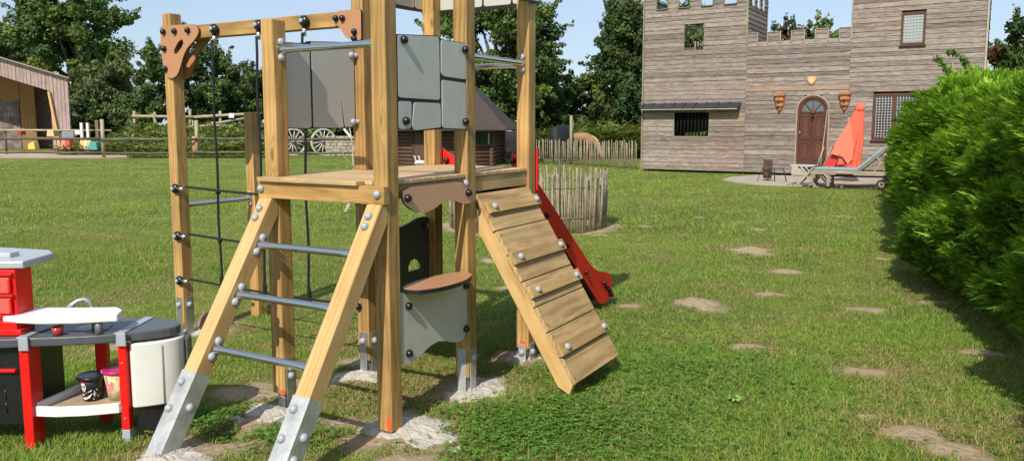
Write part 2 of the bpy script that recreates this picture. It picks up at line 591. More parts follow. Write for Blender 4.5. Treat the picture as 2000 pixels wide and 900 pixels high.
gx_ = axis(-5.5, 6.5, .04, 900)
gy_ = axis(2.0, 13.5, .04, 900)
GX, GY = np.meshgrid(gx_, gy_)
GZ = ground_h(GX, GY)
nV = np.stack([GX.ravel(), GY.ravel(), GZ.ravel()], 1)
ny, nx = GX.shape
ii = (np.arange(ny - 1)[:, None] * nx + np.arange(nx - 1)[None]).ravel()
F = np.stack([ii, ii + 1, ii + nx + 1, ii + nx], 1)
dm = dirt_mask(GX, GY).ravel()
colr = np.stack([dm, dm * 0, dm * 0], 1)
mg, t, p = new_mat('lawn_soil_and_turf')
N = t.nodes.new
a = N('ShaderNodeAttribute'); a.attribute_name = 'Col'
sp = N('ShaderNodeSeparateColor'); lk(t, a.outputs['Color'], sp.inputs[0])
geo = N('ShaderNodeNewGeometry')
n1 = N('ShaderNodeTexNoise'); n1.inputs['Scale'].default_value = .55; n1.inputs['Detail'].default_value = 8; n1.inputs['Roughness'].default_value = .6
n2 = N('ShaderNodeTexNoise'); n2.inputs['Scale'].default_value = 22; n2.inputs['Detail'].default_value = 6; n2.inputs['Roughness'].default_value = .7
n3 = N('ShaderNodeTexNoise'); n3.inputs['Scale'].default_value = 3.2; n3.inputs['Detail'].default_value = 6; n3.inputs['Roughness'].default_value = .7
for n_ in (n1, n2, n3): lk(t, geo.outputs['Position'], n_.inputs['Vector'])
r1 = N('ShaderNodeValToRGB')
r1.color_ramp.elements[0].position = .3; r1.color_ramp.elements[0].color = (.10, .135, .03, 1)
r1.color_ramp.elements[1].position = .72; r1.color_ramp.elements[1].color = (.21, .25, .055, 1)
lk(t, n1.outputs['Fac'], r1.inputs[0])
r3 = N('ShaderNodeMapRange'); r3.inputs[1].default_value = .3; r3.inputs[2].default_value = .7; r3.inputs[3].default_value = .72; r3.inputs[4].default_value = 1.25
lk(t, n3.outputs['Fac'], r3.inputs[0])
vs = N('ShaderNodeVectorMath'); vs.operation = 'SCALE'; lk(t, r1.outputs[0], vs.inputs[0]); lk(t, r3.outputs[0], vs.inputs['Scale'])
r2 = N('ShaderNodeValToRGB')
r2.color_ramp.elements[0].position = .3; r2.color_ramp.elements[0].color = (.36, .26, .17, 1)
r2.color_ramp.elements[1].position = .75; r2.color_ramp.elements[1].color = (.58, .44, .30, 1)
lk(t, n2.outputs['Fac'], r2.inputs[0])
mxx = N('ShaderNodeMixRGB'); lk(t, sp.outputs[0], mxx.inputs[0]); lk(t, vs.outputs[0], mxx.inputs[1]); lk(t, r2.outputs[0], mxx.inputs[2])
lk(t, mxx.outputs[0], p.inputs['Base Color'])
p.inputs['Roughness'].default_value = .95; p.inputs['Specular IOR Level'].default_value = .1
b = N('ShaderNodeBump'); b.inputs['Strength'].default_value = 1.0; b.inputs['Distance'].default_value = .035
lk(t, n2.outputs['Fac'], b.inputs['Height']); lk(t, b.outputs[0], p.inputs['Normal'])
np_obj('ground', nV, F, mg, colr, loc=(0, 0, 0), smooth=True, kind='structure')

# sandy paddock behind the rail fence
mp_ = simple('pinkish_paddock_sand', (.46, .33, .25), .95, noise=.15, nscale=.8, bump=.3, bscale=10)
pm = MB()
pm.prism([(-60, 35.4), (-19.7, 37.3), (-15.5, 40.6), (-17, 41.8), (-21.5, 43.0), (-26.5, 47.9), (-60, 47.9)], (0, 0, 0), (1, 0, 0), (0, 1, 0), 0.004, 0.012)
pm.build('paddock_sand', mp_, loc=(0, 0, 0), kind='structure')


# ------------------------------------------------------------------ lawn grass
def inside_obstacle(x, y):
    """true where nothing grows: footings"""
    m = np.zeros(x.shape, bool)
    for fx, fy, fr in FOOT:
        m |= (x - fx) ** 2 + (y - fy) ** 2 < (fr * .66) ** 2 * (1 + (fbm(x, y, .08, 2) - .5) * .9)
    m |= (x + 2.33) ** 2 + (y - 3.67) ** 2 < .05 ** 2
    # terrace and castle
    cx, cy = x - 4.489, y - 26.99
    s_ = cx * math.cos(-.55) + cy * math.sin(-.55); n_ = -cx * math.sin(-.55) + cy * math.cos(-.55)
    m |= (n_ > -.08) & (s_ > 0)
    m |= (s_ > 4.1) & (n_ > -5.3 + np.clip(6.2 - s_, 0, 9) * 2.0) & (s_ < 11)
    return m


FOOT = [(-.52, 3.86, .24), (-.20, 4.46, .23), (-1.29, 4.11, .17), (.07, 5.11, .14), (-.95, 4.72, .16), (-2.40, 5.72, .11), (-1.60, 3.52, .19), (-.90, 3.28, .13), (-1.46, 3.985, .045), (-.27, 3.62, .03), (1.0, 6.55, .03)]

BL = []


def blades(n, y0, y1, hgt, wid, seed, segs, clov=False):
    rg = np.random.default_rng(seed)
    d = np.sqrt(rg.random(n) * (y1 ** 2 - y0 ** 2) + y0 ** 2)
    x = (rg.random(n) * 2 - 1) * (.72 * d + .5)
    y = d
    # tufting: drop blades where the density noise is low
    dens = fbm(x, y, .10, 31)
    keep = rg.random(n) < np.clip(.30 + 1.3 * (dens - .22), .15, 1)
    dmk = dirt_mask(x, y)
    keep &= rg.random(n) > dmk * 1.15
    keep &= ~inside_obstacle(x, y)
    keep &= ~((x + 2.0 < .0) & (y > 3.64) & (y < 3.70) & (x < -2.3) & (x > -2.36))
    x, y = x[keep], y[keep]
    n = len(x)
    z = ground_h(x, y)
    lush = np.clip((fbm(x, y, 1.1, 41) - .38) * 3.2, 0, 1)          # rich green patches
    # clover-rich corner right of the tower and along its foot
    cl = np.exp(-(((x - .35) / .75) ** 2 + ((y - 4.0) / .75) ** 2)) + .8 * np.exp(-(((x - .9) / .8) ** 2 + ((y - 4.9) / .7) ** 2)) + .8 * np.exp(-(((x + 1.7) / .35) ** 2 + ((y - 3.98) / .2) ** 2))
    lush = np.clip(lush * .8 + cl * .75, 0, 1)
    dry = np.clip((fbm(x, y, .38, 51) - .44) * 3.6, 0, 1) * (1 - .7 * lush)
    wear = np.exp(-(((x + 1.0) / 1.0) ** 2 + ((y - 4.3) / .9) ** 2))
    thn = thin_mask(x, y) * (fbm(x, y, .2, 71) > .42)
    dry = np.clip(dry * (1 - .45 * np.clip((y - 7) / 6, 0, 1)) + .55 * thn * (1 - cl * .5) + .75 * wear * rg.random(n) * (1 - cl * .6), 0, 1)
    stripe = np.sin((x * .93 - y * .37) * 4.2) * np.clip((y - 8) / 6, 0, 1) * np.clip((x - .5) / 3, 0, 1)
    H = hgt * (.5 + .9 * rg.random(n)) * (.75 + .7 * lush) * (1 - .25 * dry)
    Wd = wid * (.7 + .6 * rg.random(n))
    az = rg.random(n) * 2 * math.pi
    lean = (.35 + 1.25 * rg.random(n)) * H
    ca, sa = np.cos(az), np.sin(az)
    pz = az + math.pi / 2 + (rg.random(n) - .5)
    wx, wy = np.cos(pz) * Wd / 2, np.sin(pz) * Wd / 2
    g1 = np.array([.155, .265, .036]); g2 = np.array([.285, .385, .060]); g3 = np.array([.120, .250, .033]); st = np.array([.47, .37, .17])
    yl = np.array([.40, .40, .10])
    u = rg.random(n)[:, None]
    c = g1 * (1 - u) + g2 * u
    c = c * (1 - .55 * lush[:, None]) + g3 * .55 * lush[:, None] * (1 + .5 * u)
    md = vn(x, y, 3.5, 61)[:, None]
    c = c * (.85 + .35 * md)
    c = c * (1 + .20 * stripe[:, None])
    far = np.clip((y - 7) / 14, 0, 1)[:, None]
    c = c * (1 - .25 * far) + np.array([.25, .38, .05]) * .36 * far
    isdry = (rg.random(n) < dry * .85 + .09)[:, None]
    c = np.where(isdry, st * (.6 + .6 * rg.random(n)[:, None]), c)
    isy = (rg.random(n) < .14)[:, None]
    c = np.where(isy & ~isdry, yl * (.7 + .5 * u), c)
    base = np.stack([x, y, z - .004], 1)
    wv = np.stack([wx, wy, 0 * wx], 1)
    if segs == 1:
        tip = base + np.stack([ca * lean, sa * lean, H], 1)
        V = np.stack([base - wv, base + wv, tip], 1).reshape(-1, 3)
        F = np.arange(n * 3).reshape(-1, 3)
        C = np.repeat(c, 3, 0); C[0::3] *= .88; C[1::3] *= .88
    else:
        mid = base + np.stack([ca * lean * .35, sa * lean * .35, H * .62], 1)
        tip = base + np.stack([ca * lean * 1.1, sa * lean * 1.1, H], 1)
        V = np.stack([base - wv, base + wv, mid - wv * .75, mid + wv * .75, tip], 1).reshape(-1, 3)
        i = np.arange(n)[:, None] * 5
        F = np.concatenate([i + np.array([[0, 1, 3]]), i + np.array([[0, 3, 2]]), i + np.array([[2, 3, 4]])], 0)
        C = np.repeat(c, 5, 0)
    BL.append((V, F, C))


blades(400000, 2.3, 6.0, .029, .0040, 1, 2)
blades(290000, 5.9, 11, .032, .0072, 2, 1)
blades(230000, 10.8, 22, .036, .014, 3, 1)
blades(90000, 21.5, 35.2, .03, .034, 4, 1)


def clover(n, seed):
    rg = np.random.default_rng(seed)
    ca_ = rg.choice(7, n, p=[.22, .12, .10, .10, .06, .20, .20])
    cen = np.array([(.30, 3.85, .55, .35), (.95, 4.75, .7, .5), (-.1, 3.75, .3, .25), (-1.72, 3.98, .3, .14), (-1.2, 3.75, .25, .15), (1.0, 4.0, 2.2, 1.3), (.6, 5.6, 1.8, 1.4)])[ca_]
    x = cen[:, 0] + rg.normal(size=n) * cen[:, 2] * .6
    y = cen[:, 1] + rg.normal(size=n) * cen[:, 3] * .6
    k = ~inside_obstacle(x, y) & (rg.random(n) > dirt_mask(x, y)) & (y > 2.5)
    x, y = x[k], y[k]; n = len(x)
    z = ground_h(x, y) + .012 + rg.random(n) * .035
    az0 = rg.random(n) * 6.28
    s = .004 + rg.random(n) * .005
    Vs, Cs = [], []
    g = np.array([.120, .240, .036])[None] * (.6 + .9 * rg.random(n))[:, None]
    for q in range(3):
        a = az0 + q * 2.094
        tl = (rg.random(n) - .5) * .9
        dx, dy = np.cos(a), np.sin(a)
        c0 = np.stack([x, y, z], 1)
        o1 = np.stack([dx * s * 2, dy * s * 2, tl * s], 1)
        si = np.stack([-dy * s * .95, dx * s * .95, (rg.random(n) - .5) * s], 1)
        Vs.append(np.stack([c0, c0 + o1 * .6 + si, c0 + o1, c0 + o1 * .6 - si], 1))
        Cs.append(np.repeat(g[:, None], 4, 1))
    V = np.concatenate(Vs).reshape(-1, 3); C = np.concatenate(Cs).reshape(-1, 3)
    q = np.arange(len(V) // 4)[:, None] * 4
    F = np.concatenate([q + np.array([[0, 1, 2]]), q + np.array([[0, 2, 3]])], 0)
    BL.append((V, F, C))


clover(13000, 9)
off = 0; VV, FF, CC = [], [], []
for V, Fq, C in BL:
    VV.append(V); FF.append(Fq + off); CC.append(C); off += len(V)
M['grass'] = attr_mat('grass_blade', .62, .35, .2)
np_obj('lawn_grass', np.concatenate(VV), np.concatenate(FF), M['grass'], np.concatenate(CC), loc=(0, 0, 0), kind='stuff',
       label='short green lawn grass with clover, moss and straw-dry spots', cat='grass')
del VV, FF, CC, BL

# white crumbled concrete round the posts
M['cement'] = simple('crumbly_white_cement', (.47, .43, .365), .95, noise=.22, nscale=24, bump=1.0, bscale=55)


def footing(x, y, r, label, h=.022, group='concrete footings round the post feet', sx=1.0, sy=1.0, mat=None, name='concrete_footing', cat='concrete', seed=0):
    nr, na = 12, 40
    V = [(x, y, 0)]
    rg = np.random.default_rng(int(abs(x * 1000 + y * 77)) + seed)
    ph = rg.random(5) * 6.28
    for i in range(1, nr + 1):
        for k in range(na):
            a_ = 2 * math.pi * k / na
            rr = r * (i / nr) * (1 + .22 * math.sin(2 * a_ + ph[0]) + .14 * math.sin(3 * a_ + ph[1]) + .10 * math.sin(7 * a_ + ph[2]))
            V.append((x + math.cos(a_) * rr * sx, y + math.sin(a_) * rr * sy, i / nr))
    V = np.array(V, dtype=float)
    q = V[:, 2].copy()
    V[:, 2] = ground_h(V[:, 0], V[:, 1]) + h * (1 - q ** 3) + (fbm(V[:, 0], V[:, 1], .05, 3) - .5) * .030 * (1 - q * .4) + (vn(V[:, 0], V[:, 1], .014, 6) - .5) * .010 - .012 * q
    F = []
    for i in range(nr):
        for k in range(na):
            k2 = (k + 1) % na
            if i == 0: F.append((0, 1 + k, 1 + k2, 1 + k2))
            else:
                b0 = 1 + (i - 1) * na; b1 = 1 + i * na
                F.append((b0 + k, b1 + k, b1 + k2, b0 + k2))
    me_v = V
    me = bpy.data.meshes.new(name)
    me.from_pydata([(v[0] - x, v[1] - y, v[2]) for v in me_v], [], [f if f[2] != f[3] else f[:3] for f in F])
    me.materials.append(mat or M['cement'])
    o = bpy.data.objects.new(name, me)
    place(o, Matrix.Translation((x, y, 0)))
    tag(o, label, cat, group)
    return o


footing(-.52, 3.87, .25, 'widest heap of white crumbled concrete, under the nearest tower post', .026)
footing(-.19, 4.46, .23, 'white concrete heap at the foot of the post beside the grey counter')
footing(-1.29, 4.11, .17, 'greyish concrete heap at the post seen between the ladder rails')
footing(.07, 5.11, .14, 'small pale concrete heap in the shade behind the climbing ramp')
footing(-.95, 4.72, .16, 'thin concrete patch at the rear post left of the nearest post')
footing(-2.40, 5.72, .11, 'pale concrete under the tall left post of the rope net')
footing(-1.60, 3.50, .20, 'sandy concrete heap round the left foot of the ladder', .03)
footing(-.90, 3.28, .13, 'little concrete heap at the right foot of the ladder', .02)
footing(-1.46, 3.985, .045, 'fist-sized lump of grey concrete lying on the grass between ladder and kitchen', .035, None, name='concrete_lump')
footing(-.27, 3.62, .03, 'small white concrete crumb on the grass in front of the widest heap', .02, None, name='concrete_lump')
footing(-2.33, 5.95, .13, 'brown clod of dug earth behind the left net post', .10, None, mat=simple('brown_earth', (.26, .15, .095), .95, noise=.3, nscale=20, bump=.9, bscale=40), name='earth_clod', cat='soil')

# ------------------------------------------------------------------ climbing tower
ANG = -.51812
A_ = V3((math.cos(ANG), math.sin(ANG), 0))
B_ = V3((-math.sin(ANG), math.cos(ANG), 0))
P4 = V3((-.6182, 3.8297, 0))
WX = .7355; D1 = .709; D2 = 1.431
UP = V3((0, 0, 1))


def L(x, y, z=0.0):
    return P4 + A_ * x + B_ * y + UP * z


RIG = empty('climbing_frame', P4, ANG, 'new wooden climbing tower with rope net, ladder, ramp, grey castle panels and red slide', 'climbing frame')
RM = MW[RIG].to_3x3()

# caps shared by every bolt
mcap = MB(); mcap.lathe([(.0205, 0), (.0205, .005), (.0185, .012), (.012, .0185), (.004, .021), (0.0, .0212)], (0, 0, 0), (0, 0, 1), 14)
_bm = mcap.bm; bmesh.ops.recalc_face_normals(_bm, faces=_bm.faces[:]); CAPG = bpy.data.meshes.new('bolt_cap_grey'); _bm.to_mesh(CAPG); CAPG.materials.append(M['cap_grey']); _bm.free()
mcap = MB(); mcap.lathe([(.019, 0), (.021, .006), (.0205, .014), (.016, .023), (.008, .028), (0.0, .0285)], (0, 0, 0), (0, 0, 1), 14)
_bm = mcap.bm; bmesh.ops.recalc_face_normals(_bm, faces=_bm.faces[:]); CAPB = bpy.data.meshes.new('bolt_cap_black'); _bm.to_mesh(CAPB); CAPB.materials.append(M['cap_black']); _bm.free()


def bolt(p, nrm, par, black=False, s=1.0):
    # lathe with axis (0,0,1) is laid out along local Z through frame_from: map Z -> nrm
    nrm = V3(nrm).normalized()
    q = V3((0, 0, 1)).rotation_difference(nrm)
    mw = Matrix.Translation(p) @ q.to_matrix().to_4x4() @ Matrix.Scale(s, 4)
    return inst('bolt', CAPB if black else CAPG, mw, par)


def post(x, y, z0, z1, wd=.09):
    m = MB(); m.box(L(x, y, (z0 + z1) / 2), (wd, wd, z1 - z0), MW[RIG])
    return m.build('post', M['post'], RIG, grain=UP, bevel=.006)


P = {}
P[1] = post(-WX - 1.741, D1, .10, 2.335)
P[2] = post(-WX - 1.741, D1 + .70, .0, 1.655)
P[3] = post(-WX, 0, .09, 2.10)
P[4] = post(0, 0, .022, 2.9)
P[5] = post(0, D1, .10, 2.9)
P[6] = post(-WX, D1, .09, 2.9)
P[7] = post(-WX, D2, .10, 2.9)
P[8] = post(0, D2, .09, 2.9)
XP1 = -WX - 1.741
# galvanised ground brackets: upright plates on post faces
def bracket(pi, x, y, sides, top=.27, dirty=True):
    for (sx, sy) in sides:
        m = MB()
        c = L(x + sx * .0475, y + sy * .0475, top / 2 - .04)
        m.box(c, (.005 if sx else .056, .005 if sy else .056, top + .08), MW[RIG])
        o = m.build('ground_bracket', M['galv_dirty'] if dirty else M['galv'], P[pi], bevel=.001)
        hx, hy = x + sx * .050, y + sy * .050
        bolt(L(hx, hy, top - .055), A_ * sx + B_ * sy, P[pi])
bracket(1, XP1, D1, [(0, -1), (1, 0)], .30, False)
bracket(2, XP1, D1 + .70, [(1, 0)], .02, False)
bracket(3, -WX, 0, [(1, 0)], .29, False)
bracket(5, 0, D1, [(0, -1), (1, 0)], .27)
bracket(6, -WX, D1, [(0, -1), (1, 0)], .27, False)
bracket(8, 0, D2, [(1, 0), (0, -1)], .12)
bolt(L(-WX + .05, 0, .19), A_, P[3])
for (x, y) in ((0, 0), (0, D1), (-WX, D1), (-WX, 0)):     # steel shoe foot seen under the wood
    m = MB(); m.box(L(x, y, .045), (.05, .05, .13), MW[RIG]); m.build('post_shoe', M['galv_dirty'], RIG)
# orange paint marks at post feet
for (x, y, fx, fy, z, w_, h_) in ((.028, -.0462, 1, 0, .07, .03, .075), (-WX + .03, -.0462, 1, 0, .105, .04, .03), (.0, D2 - .0462, 1, 0, .12, .07, .05)):
    m = MB()
    pts = smooth_poly([(-.5, -.5), (.5, -.5), (.45, .1), (.2, .5), (-.15, .42), (-.4, .0)], 1)
    m.prism([(a * w_, b_ * h_) for a, b_ in pts], L(x, y, z), A_, UP, 0.0, .0015)
    m.build('paint_mark', M['orange'], RIG)

# deck
def board(name, p0, p1, wy, wz, mat, par=RIG, bevel=.003, up=UP):
    m = MB(); m.beam(p0, p1, wy, wz, up)
    return m.build(name, mat, par, grain=V3(p1) - V3(p0), bevel=bevel)


ZD = 1.281
dk = MB()
def dplank(x0, x1, y0, y1):
    dk.box(L((x0 + x1) / 2, (y0 + y1) / 2, ZD - .011), (x1 - x0, y1 - y0, .022), MW[RIG])
dplank(-.775, -.095, -.112, -.050)
dplank(-.685, -.050, -.045, .050)
ys = [.054 + i * (.606 / 6.0) for i in range(7)]
for i in range(6): dplank(-.775, .035, ys[i], ys[i + 1] - .006)
dplank(-.685, -.050, .662, .760)
ys = [.766 + i * (.612 / 6.0) for i in range(7)]
for i in range(6): dplank(-.775, .035, ys[i], ys[i + 1] - .006)
dplank(-.685, -.050, 1.382, 1.470)
deck = dk.build('deck', M['deck'], RIG, grain=A_, bevel=.003)
board('front_beam', L(-.790, -.0675, 1.2145), L(.057, -.0675, 1.2145), .043, .088, M['post'])
for xx in (-.766, -.37): bolt(L(xx, -.0895, 1.220), -B_, RIG) if xx < -.7 else None
bolt(L(.018, -.0895, 1.221), -B_, RIG)
board('deck_joist', L(.012, .047, 1.222), L(.012, .662, 1.222), .032, .070, M['cleat'])
board('deck_joist', L(.012, .756, 1.215), L(.012, 1.384, 1.215), .032, .085, M['ramp'])
board('deck_joist', L(-.745, .047, 1.215), L(-.745, .662, 1.215), .032, .085, M['cleat'])
board('deck_joist', L(-.745, .756, 1.215), L(-.745, 1.384, 1.215), .032, .085, M['cleat'])
board('deck_joist', L(-.69, 1.44, 1.215), L(-.047, 1.44, 1.215), .032, .085, M['cleat'])

# ladder
def ladder_rail(x):
    d = V3((0, -.540, -.842))
    c0 = (-.067, 1.131)
    def off(t, n_): return (c0[0] + d.y * t - .842 * n_, c0[1] + d.z * t + .540 * n_)
    tl = 1.36
    hi = .045
    pts = [(-.094, 1.171), (-.046, 1.171), (-.046, 1.084), off(tl, -hi), off(tl, hi)]
    # split wood / bracket at z ~ .28
    m = MB()
    tw = 1.015
    ptsw = [(-.094, 1.171), (-.046, 1.171), (-.046, 1.084), off(tw, -hi), off(tw, hi)]
    m.prism([(-a, b_) for a, b_ in ptsw], L(x, 0, 0), -B_, UP, -.045, .045)
    gdir = (B_ * d.y + UP * d.z)
    r = m.build('ladder_rail', M['rail'], RIG, grain=gdir, bevel=.005)
    # galvanised angle: one plate on the front face, one on the right face
    g = MB()
    nn = (-B_ * .842 + UP * .540)
    t0, t1 = tw - .09, tl + .05
    pc = L(x, 0, 0)
    def Q(t, n_, xx): a, b_ = off(t, n_); return L(x + xx, a, b_)
    tm = (t0 + t1) / 2
    fm = frame_from(gdir, Q(tm, hi + .003, 0), nn)
    g.box(fm.translation, (t1 - t0, .094, .005), fm)
    g.box(Q(tm, 0, .0475), (t1 - t0, .005, .094), fm)
    br = g.build('ground_bracket', M['galv_dirty'], r, bevel=.001)
    core = MB(); core.box(Q((tw + tl) / 2 + .04, -.002, -.002), (tl - tw + .06, .082, .082), fm); core.build('bracket_filling', M['cement'], r)
    for t_, xx in ((tw - .03, -.012), (tw + .10, -.018)):
        bolt(Q(t_, hi + .006, xx), nn, r)
    bolt(Q(tw + .07, .0, .0505), A_, r)
    if x > -.5: bolt(Q(tw + .17, .01, .0505), A_, r)
    for t_ in (.045, .100): bolt(Q(t_, hi + .001, -.004), nn, r)
    return Q
QL = ladder_rail(-WX)
QR = ladder_rail(0.0)


def steel_bar(p0, p1, name, flange_dir, par=RIG, r=.0185, both=True):
    """round bar with flattened flanges; flange_dir runs along the plate"""
    p0, p1 = V3(p0), V3(p1)
    d = (p1 - p0).normalized()
    m = MB()
    n_ = 16
    Ln = (p1 - p0).length
    ts = [0.004, .012, .04, .07, .10]
    pts = [p0 + d * q for q in ts] + [p1 - d * q for q in ts[::-1]]
    sq = [(r * 1.05, .031), (r * 1.0, .027), (r, .022), (r, .0195), (r, r)]
    sq = sq + sq[::-1]
    m.tube(pts, 0, n_, squash=sq, up=flange_dir)
    fd = V3(flange_dir).normalized()
    for pe, s_ in ((p0, 1), (p1, -1)):
        fm = frame_from(d, pe + d * s_ * .003, fd)
        ring = [(math.cos(a) * .020, math.sin(a) * .062) for a in [2 * math.pi * k / 20 for k in range(20)]]
        m.prism(ring, pe + d * s_ * .001, fm.to_3x3() @ V3((0, 1, 0)), fm.to_3x3() @ V3((0, 0, 1)), -.003, .003)
    o = m.build(name, M['steel'], par)
    for pe, s_ in ((p0, 1), (p1, -1)):
        for k in (-1, 1):
            bolt(pe + d * s_ * .005 + fd * .041 * k, d * s_, o)
    return o


gd = (B_ * -.540 + UP * -.842)
for t_ in (.228, .505, .792):
    steel_bar(QL(t_, 0, .045), QR(t_, 0, -.045), 'ladder_rung', gd)
steel_bar(L(-WX + .045, 0, 1.944), L(-.045, 0, 1.944), 'guard_bar', UP)
steel_bar(L(0, D1 + .045, 1.941), L(0, D2 - .045, 1.941), 'guard_bar', UP)
steel_bar(L(-WX + .045, D2, 1.935), L(-.045, D2, 1.935), 'guard_bar', UP)
steel_bar(L(XP1, D1 + .045, .970), L(XP1, D1 + .655, .970), 'turning_bar', UP)

# grey stone-pattern castle panel between P4 and P5
def stones_panel(name, base, stones, x, t=.016, mats=None, du=V3((0, 0, 0)), par=RIG, rr=.018):
    m = MB()
    m.prism(round_poly(base, .012), L(x, 0, 0), B_, UP, 0, t, 0)
    for s_ in stones:
        sp_ = round_poly(s_, rr)
        m.prism(sp_, L(x, 0, 0), B_, UP, t - .001, t + .003, 1, edge_mi=2)
    return m.build(name, mats or [M['black'], M['hpl_grey'], M['hpl_edge']], par)


base = [(.052, 1.990), (.392, 2.015), (.434, 2.001), (.660, 2.000), (.663, 1.527), (.441, 1.532), (.213, 1.522), (.149, 1.528), (.052, 1.531)]
stA = [(.054, 1.986), (.394, 2.010), (.404, 1.995), (.408, 1.694), (.395, 1.684), (.054, 1.687)]
stB = [(.424, 1.998), (.657, 1.996), (.658, 1.803), (.443, 1.810), (.420, 1.822)]
stC = [(.427, 1.790), (.657, 1.783), (.660, 1.531), (.444, 1.537), (.427, 1.543)]
stD = [(.054, 1.668), (.160, 1.670), (.152, 1.534), (.054, 1.533)]
stE = [(.181, 1.667), (.410, 1.667), (.416, 1.541), (.194, 1.527), (.160, 1.533)]
pn = stones_panel('castle_panel', base, [stA, stB, stC, stD, stE], .024)
for y, z in ((.095, 1.966), (.640, 1.963), (.102, 1.573), (.640, 1.571)): bolt(L(.043, y, z), A_, pn, True)
# left panel: plain grey-beige back with two dark grooves
m = MB()
lb = [(.052, 1.995), (.255, 2.004), (.275, 2.018), (.640, 2.045), (.657, 1.994), (.657, 1.541), (.493, 1.532), (.291, 1.536), (.258, 1.530), (.052, 1.536)]
m.prism(round_poly(lb, .012), L(-.772, 0, 0), B_, UP, 0, .014, 0)
m.prism([(.056, 1.991), (.262, 1.999), (.284, 1.99), (.284, 1.545), (.258, 1.534), (.056, 1.540)], L(-.772, 0, 0), B_, UP, .013, .0165, 1)
m.prism(round_poly([(.300, 2.016), (.636, 2.041), (.653, 1.994), (.653, 1.545), (.566, 1.540), (.540, 1.690), (.534, 1.690), (.552, 1.539), (.493, 1.536), (.300, 1.540)], .008), L(-.772, 0, 0), B_, UP, .013, .0165, 1)
pl = m.build('castle_panel', [M['black'], M['hpl_tan']], RIG)
for y, z in ((.628, 1.967), (.632, 1.572)):
    bolt(L(-.754, y, z), A_, pl); bolt(L(-.744, y + .03, z), V3(A_) - B_ * .5, pl, False, .8)
# wavy brown fascia under the deck
m = MB()
wv_ = [(.050, 1.245), (.300, 1.246), (.600, 1.246), (.66, 1.20), (.715, 1.150), (.712, 1.128), (.665, 1.115), (.587, 1.120), (.52, 1.140), (.45, 1.152), (.385, 1.142), (.320, 1.118), (.24, 1.104), (.160, 1.114), (.095, 1.145), (.052, 1.180)]
m.prism(smooth_poly(wv_, 1), L(.048, 0, 0), B_, UP, 0, .015, 0, edge_mi=1)
fa = m.build('wavy_fascia', [M['brown_light'], M['black']], RIG)
for y, z in ((.080, 1.192), (.636, 1.178)): bolt(L(.063, y, z), A_, fa, True)
bolt(L(.063, .612, 1.231), A_ * .6 + B_ * .3 + UP * .3, fa)
# counter panel and its shelf
m = MB()
ct = [(.052, .712), (.660, .706), (.661, .372), (.622, .342), (.567, .337), (.500, .354), (.441, .376), (.368, .391), (.297, .383), (.228, .359), (.138, .336), (.085, .336), (.052, .348)]
m.prism(round_poly(ct, .02), L(.024, 0, 0), B_, UP, 0, .015, 0, edge_mi=1)
cp = m.build('counter_panel', [M['hpl_grey'], M['hpl_edge']], RIG)
for y, z in ((.106, .639), (.640, .649), (.640, .399), (.105, .393)): bolt(L(.039, y, z), A_, cp, True)
m = MB()
sh = [(.125, .075), (.150, .110), (.185, .20), (.196, .33), (.185, .44), (.150, .54), (.110, .60), (.045, .61), (.012, .57), (-.02, .45), (-.028, .33), (-.02, .2), (.01, .10), (.06, .06)]
m.prism(smooth_poly(sh, 1), L(0, 0, .712), A_, B_, 0, .022, 0, edge_mi=1)
m.build('counter_shelf', [M['brown'], M['black']], RIG)
# low panel with arched hole between P6 and P7, shade painted into its colour
m = MB()
dkp = [(.76, .10), (1.384, .10), (1.384, .915), (1.33, .928), (1.26, .926), (1.173, .902), (1.089, .886), (.95, .885), (.80, .90), (.76, .905)]
hole = [(1.146, .572), (1.149, .614), (1.179, .643), (1.225, .652), (1.265, .630), (1.288, .595), (1.290, .572)]
m.prism(dkp, L(-.760, 0, 0), B_, UP, 0, .015, 0, holes=[hole])
lp = m.build('play_panel', [simple('shaded_grey_laminate', (.085, .088, .080), .5, noise=.05)], RIG)
bolt(L(-.742, 1.352, .86), A_, lp); bolt(L(-.742, 1.315, .862), A_, lp, True)

# climbing ramp
d = V3((0.525, 0, -.851))
dirr = (A_ * .525 + UP * -.851)
rn = (A_ * .851 + UP * .525)
r0 = L(.040, 0, 1.150)
def RP(t, y, n_=0): return L(.040 + .525 * t + .851 * n_, y, 1.150 - .851 * t + .525 * n_)
m = MB()
LT = 1.195
# boards across
edges_ = [-.01, .235, .39, .56, .72, .875, 1.03, LT]
for i in range(len(edges_) - 1):
    a0, a1 = edges_[i] + .003, edges_[i + 1] - .003
    y0 = .768 if i else .756; y1 = 1.402 if i > 0 else 1.384
    fm = frame_from(B_, RP((a0 + a1) / 2, (y0 + y1) / 2, .0), rn)
    m.box(fm.translation, (y1 - y0, a1 - a0, .022), fm)
rampo = m.build('ramp', M['ramp'], RIG, grain=B_, bevel=.003)
for y in (.790, 1.375):
    m = MB()
    def S_(t, n_): q = (.040 + .525 * t + .851 * n_, 1.150 - .851 * t + .525 * n_); return q
    pts = [(.050, S_(0, -.011)[1] - .03), S_(.05, -.011), S_(LT, -.011), (S_(LT, -.011)[0] - .02, S_(LT, -.011)[1] - .055), S_(LT - .03, -.100), S_(.24, -.100), (.050, .93)]
    m.prism(pts, L(0, y, 0), A_, UP, -.022, .022)
    m.build('stringer', M['rail'], rampo, grain=dirr, bevel=.004)
for t_ in (.150, .478, .690, 1.048):
    fm = frame_from(B_, RP(t_ - .055, 1.085, .023), rn)
    m = MB(); m.box(fm.translation, (.655 if t_ > .2 else .62, .072, .024), fm)
    cl_ = m.build('cleat', M['cleat'], rampo, grain=B_, bevel=.003)
    bolt(RP(t_ - .055, .835, .035), rn, cl_); bolt(RP(t_ - .055, 1.350, .035), rn, cl_)
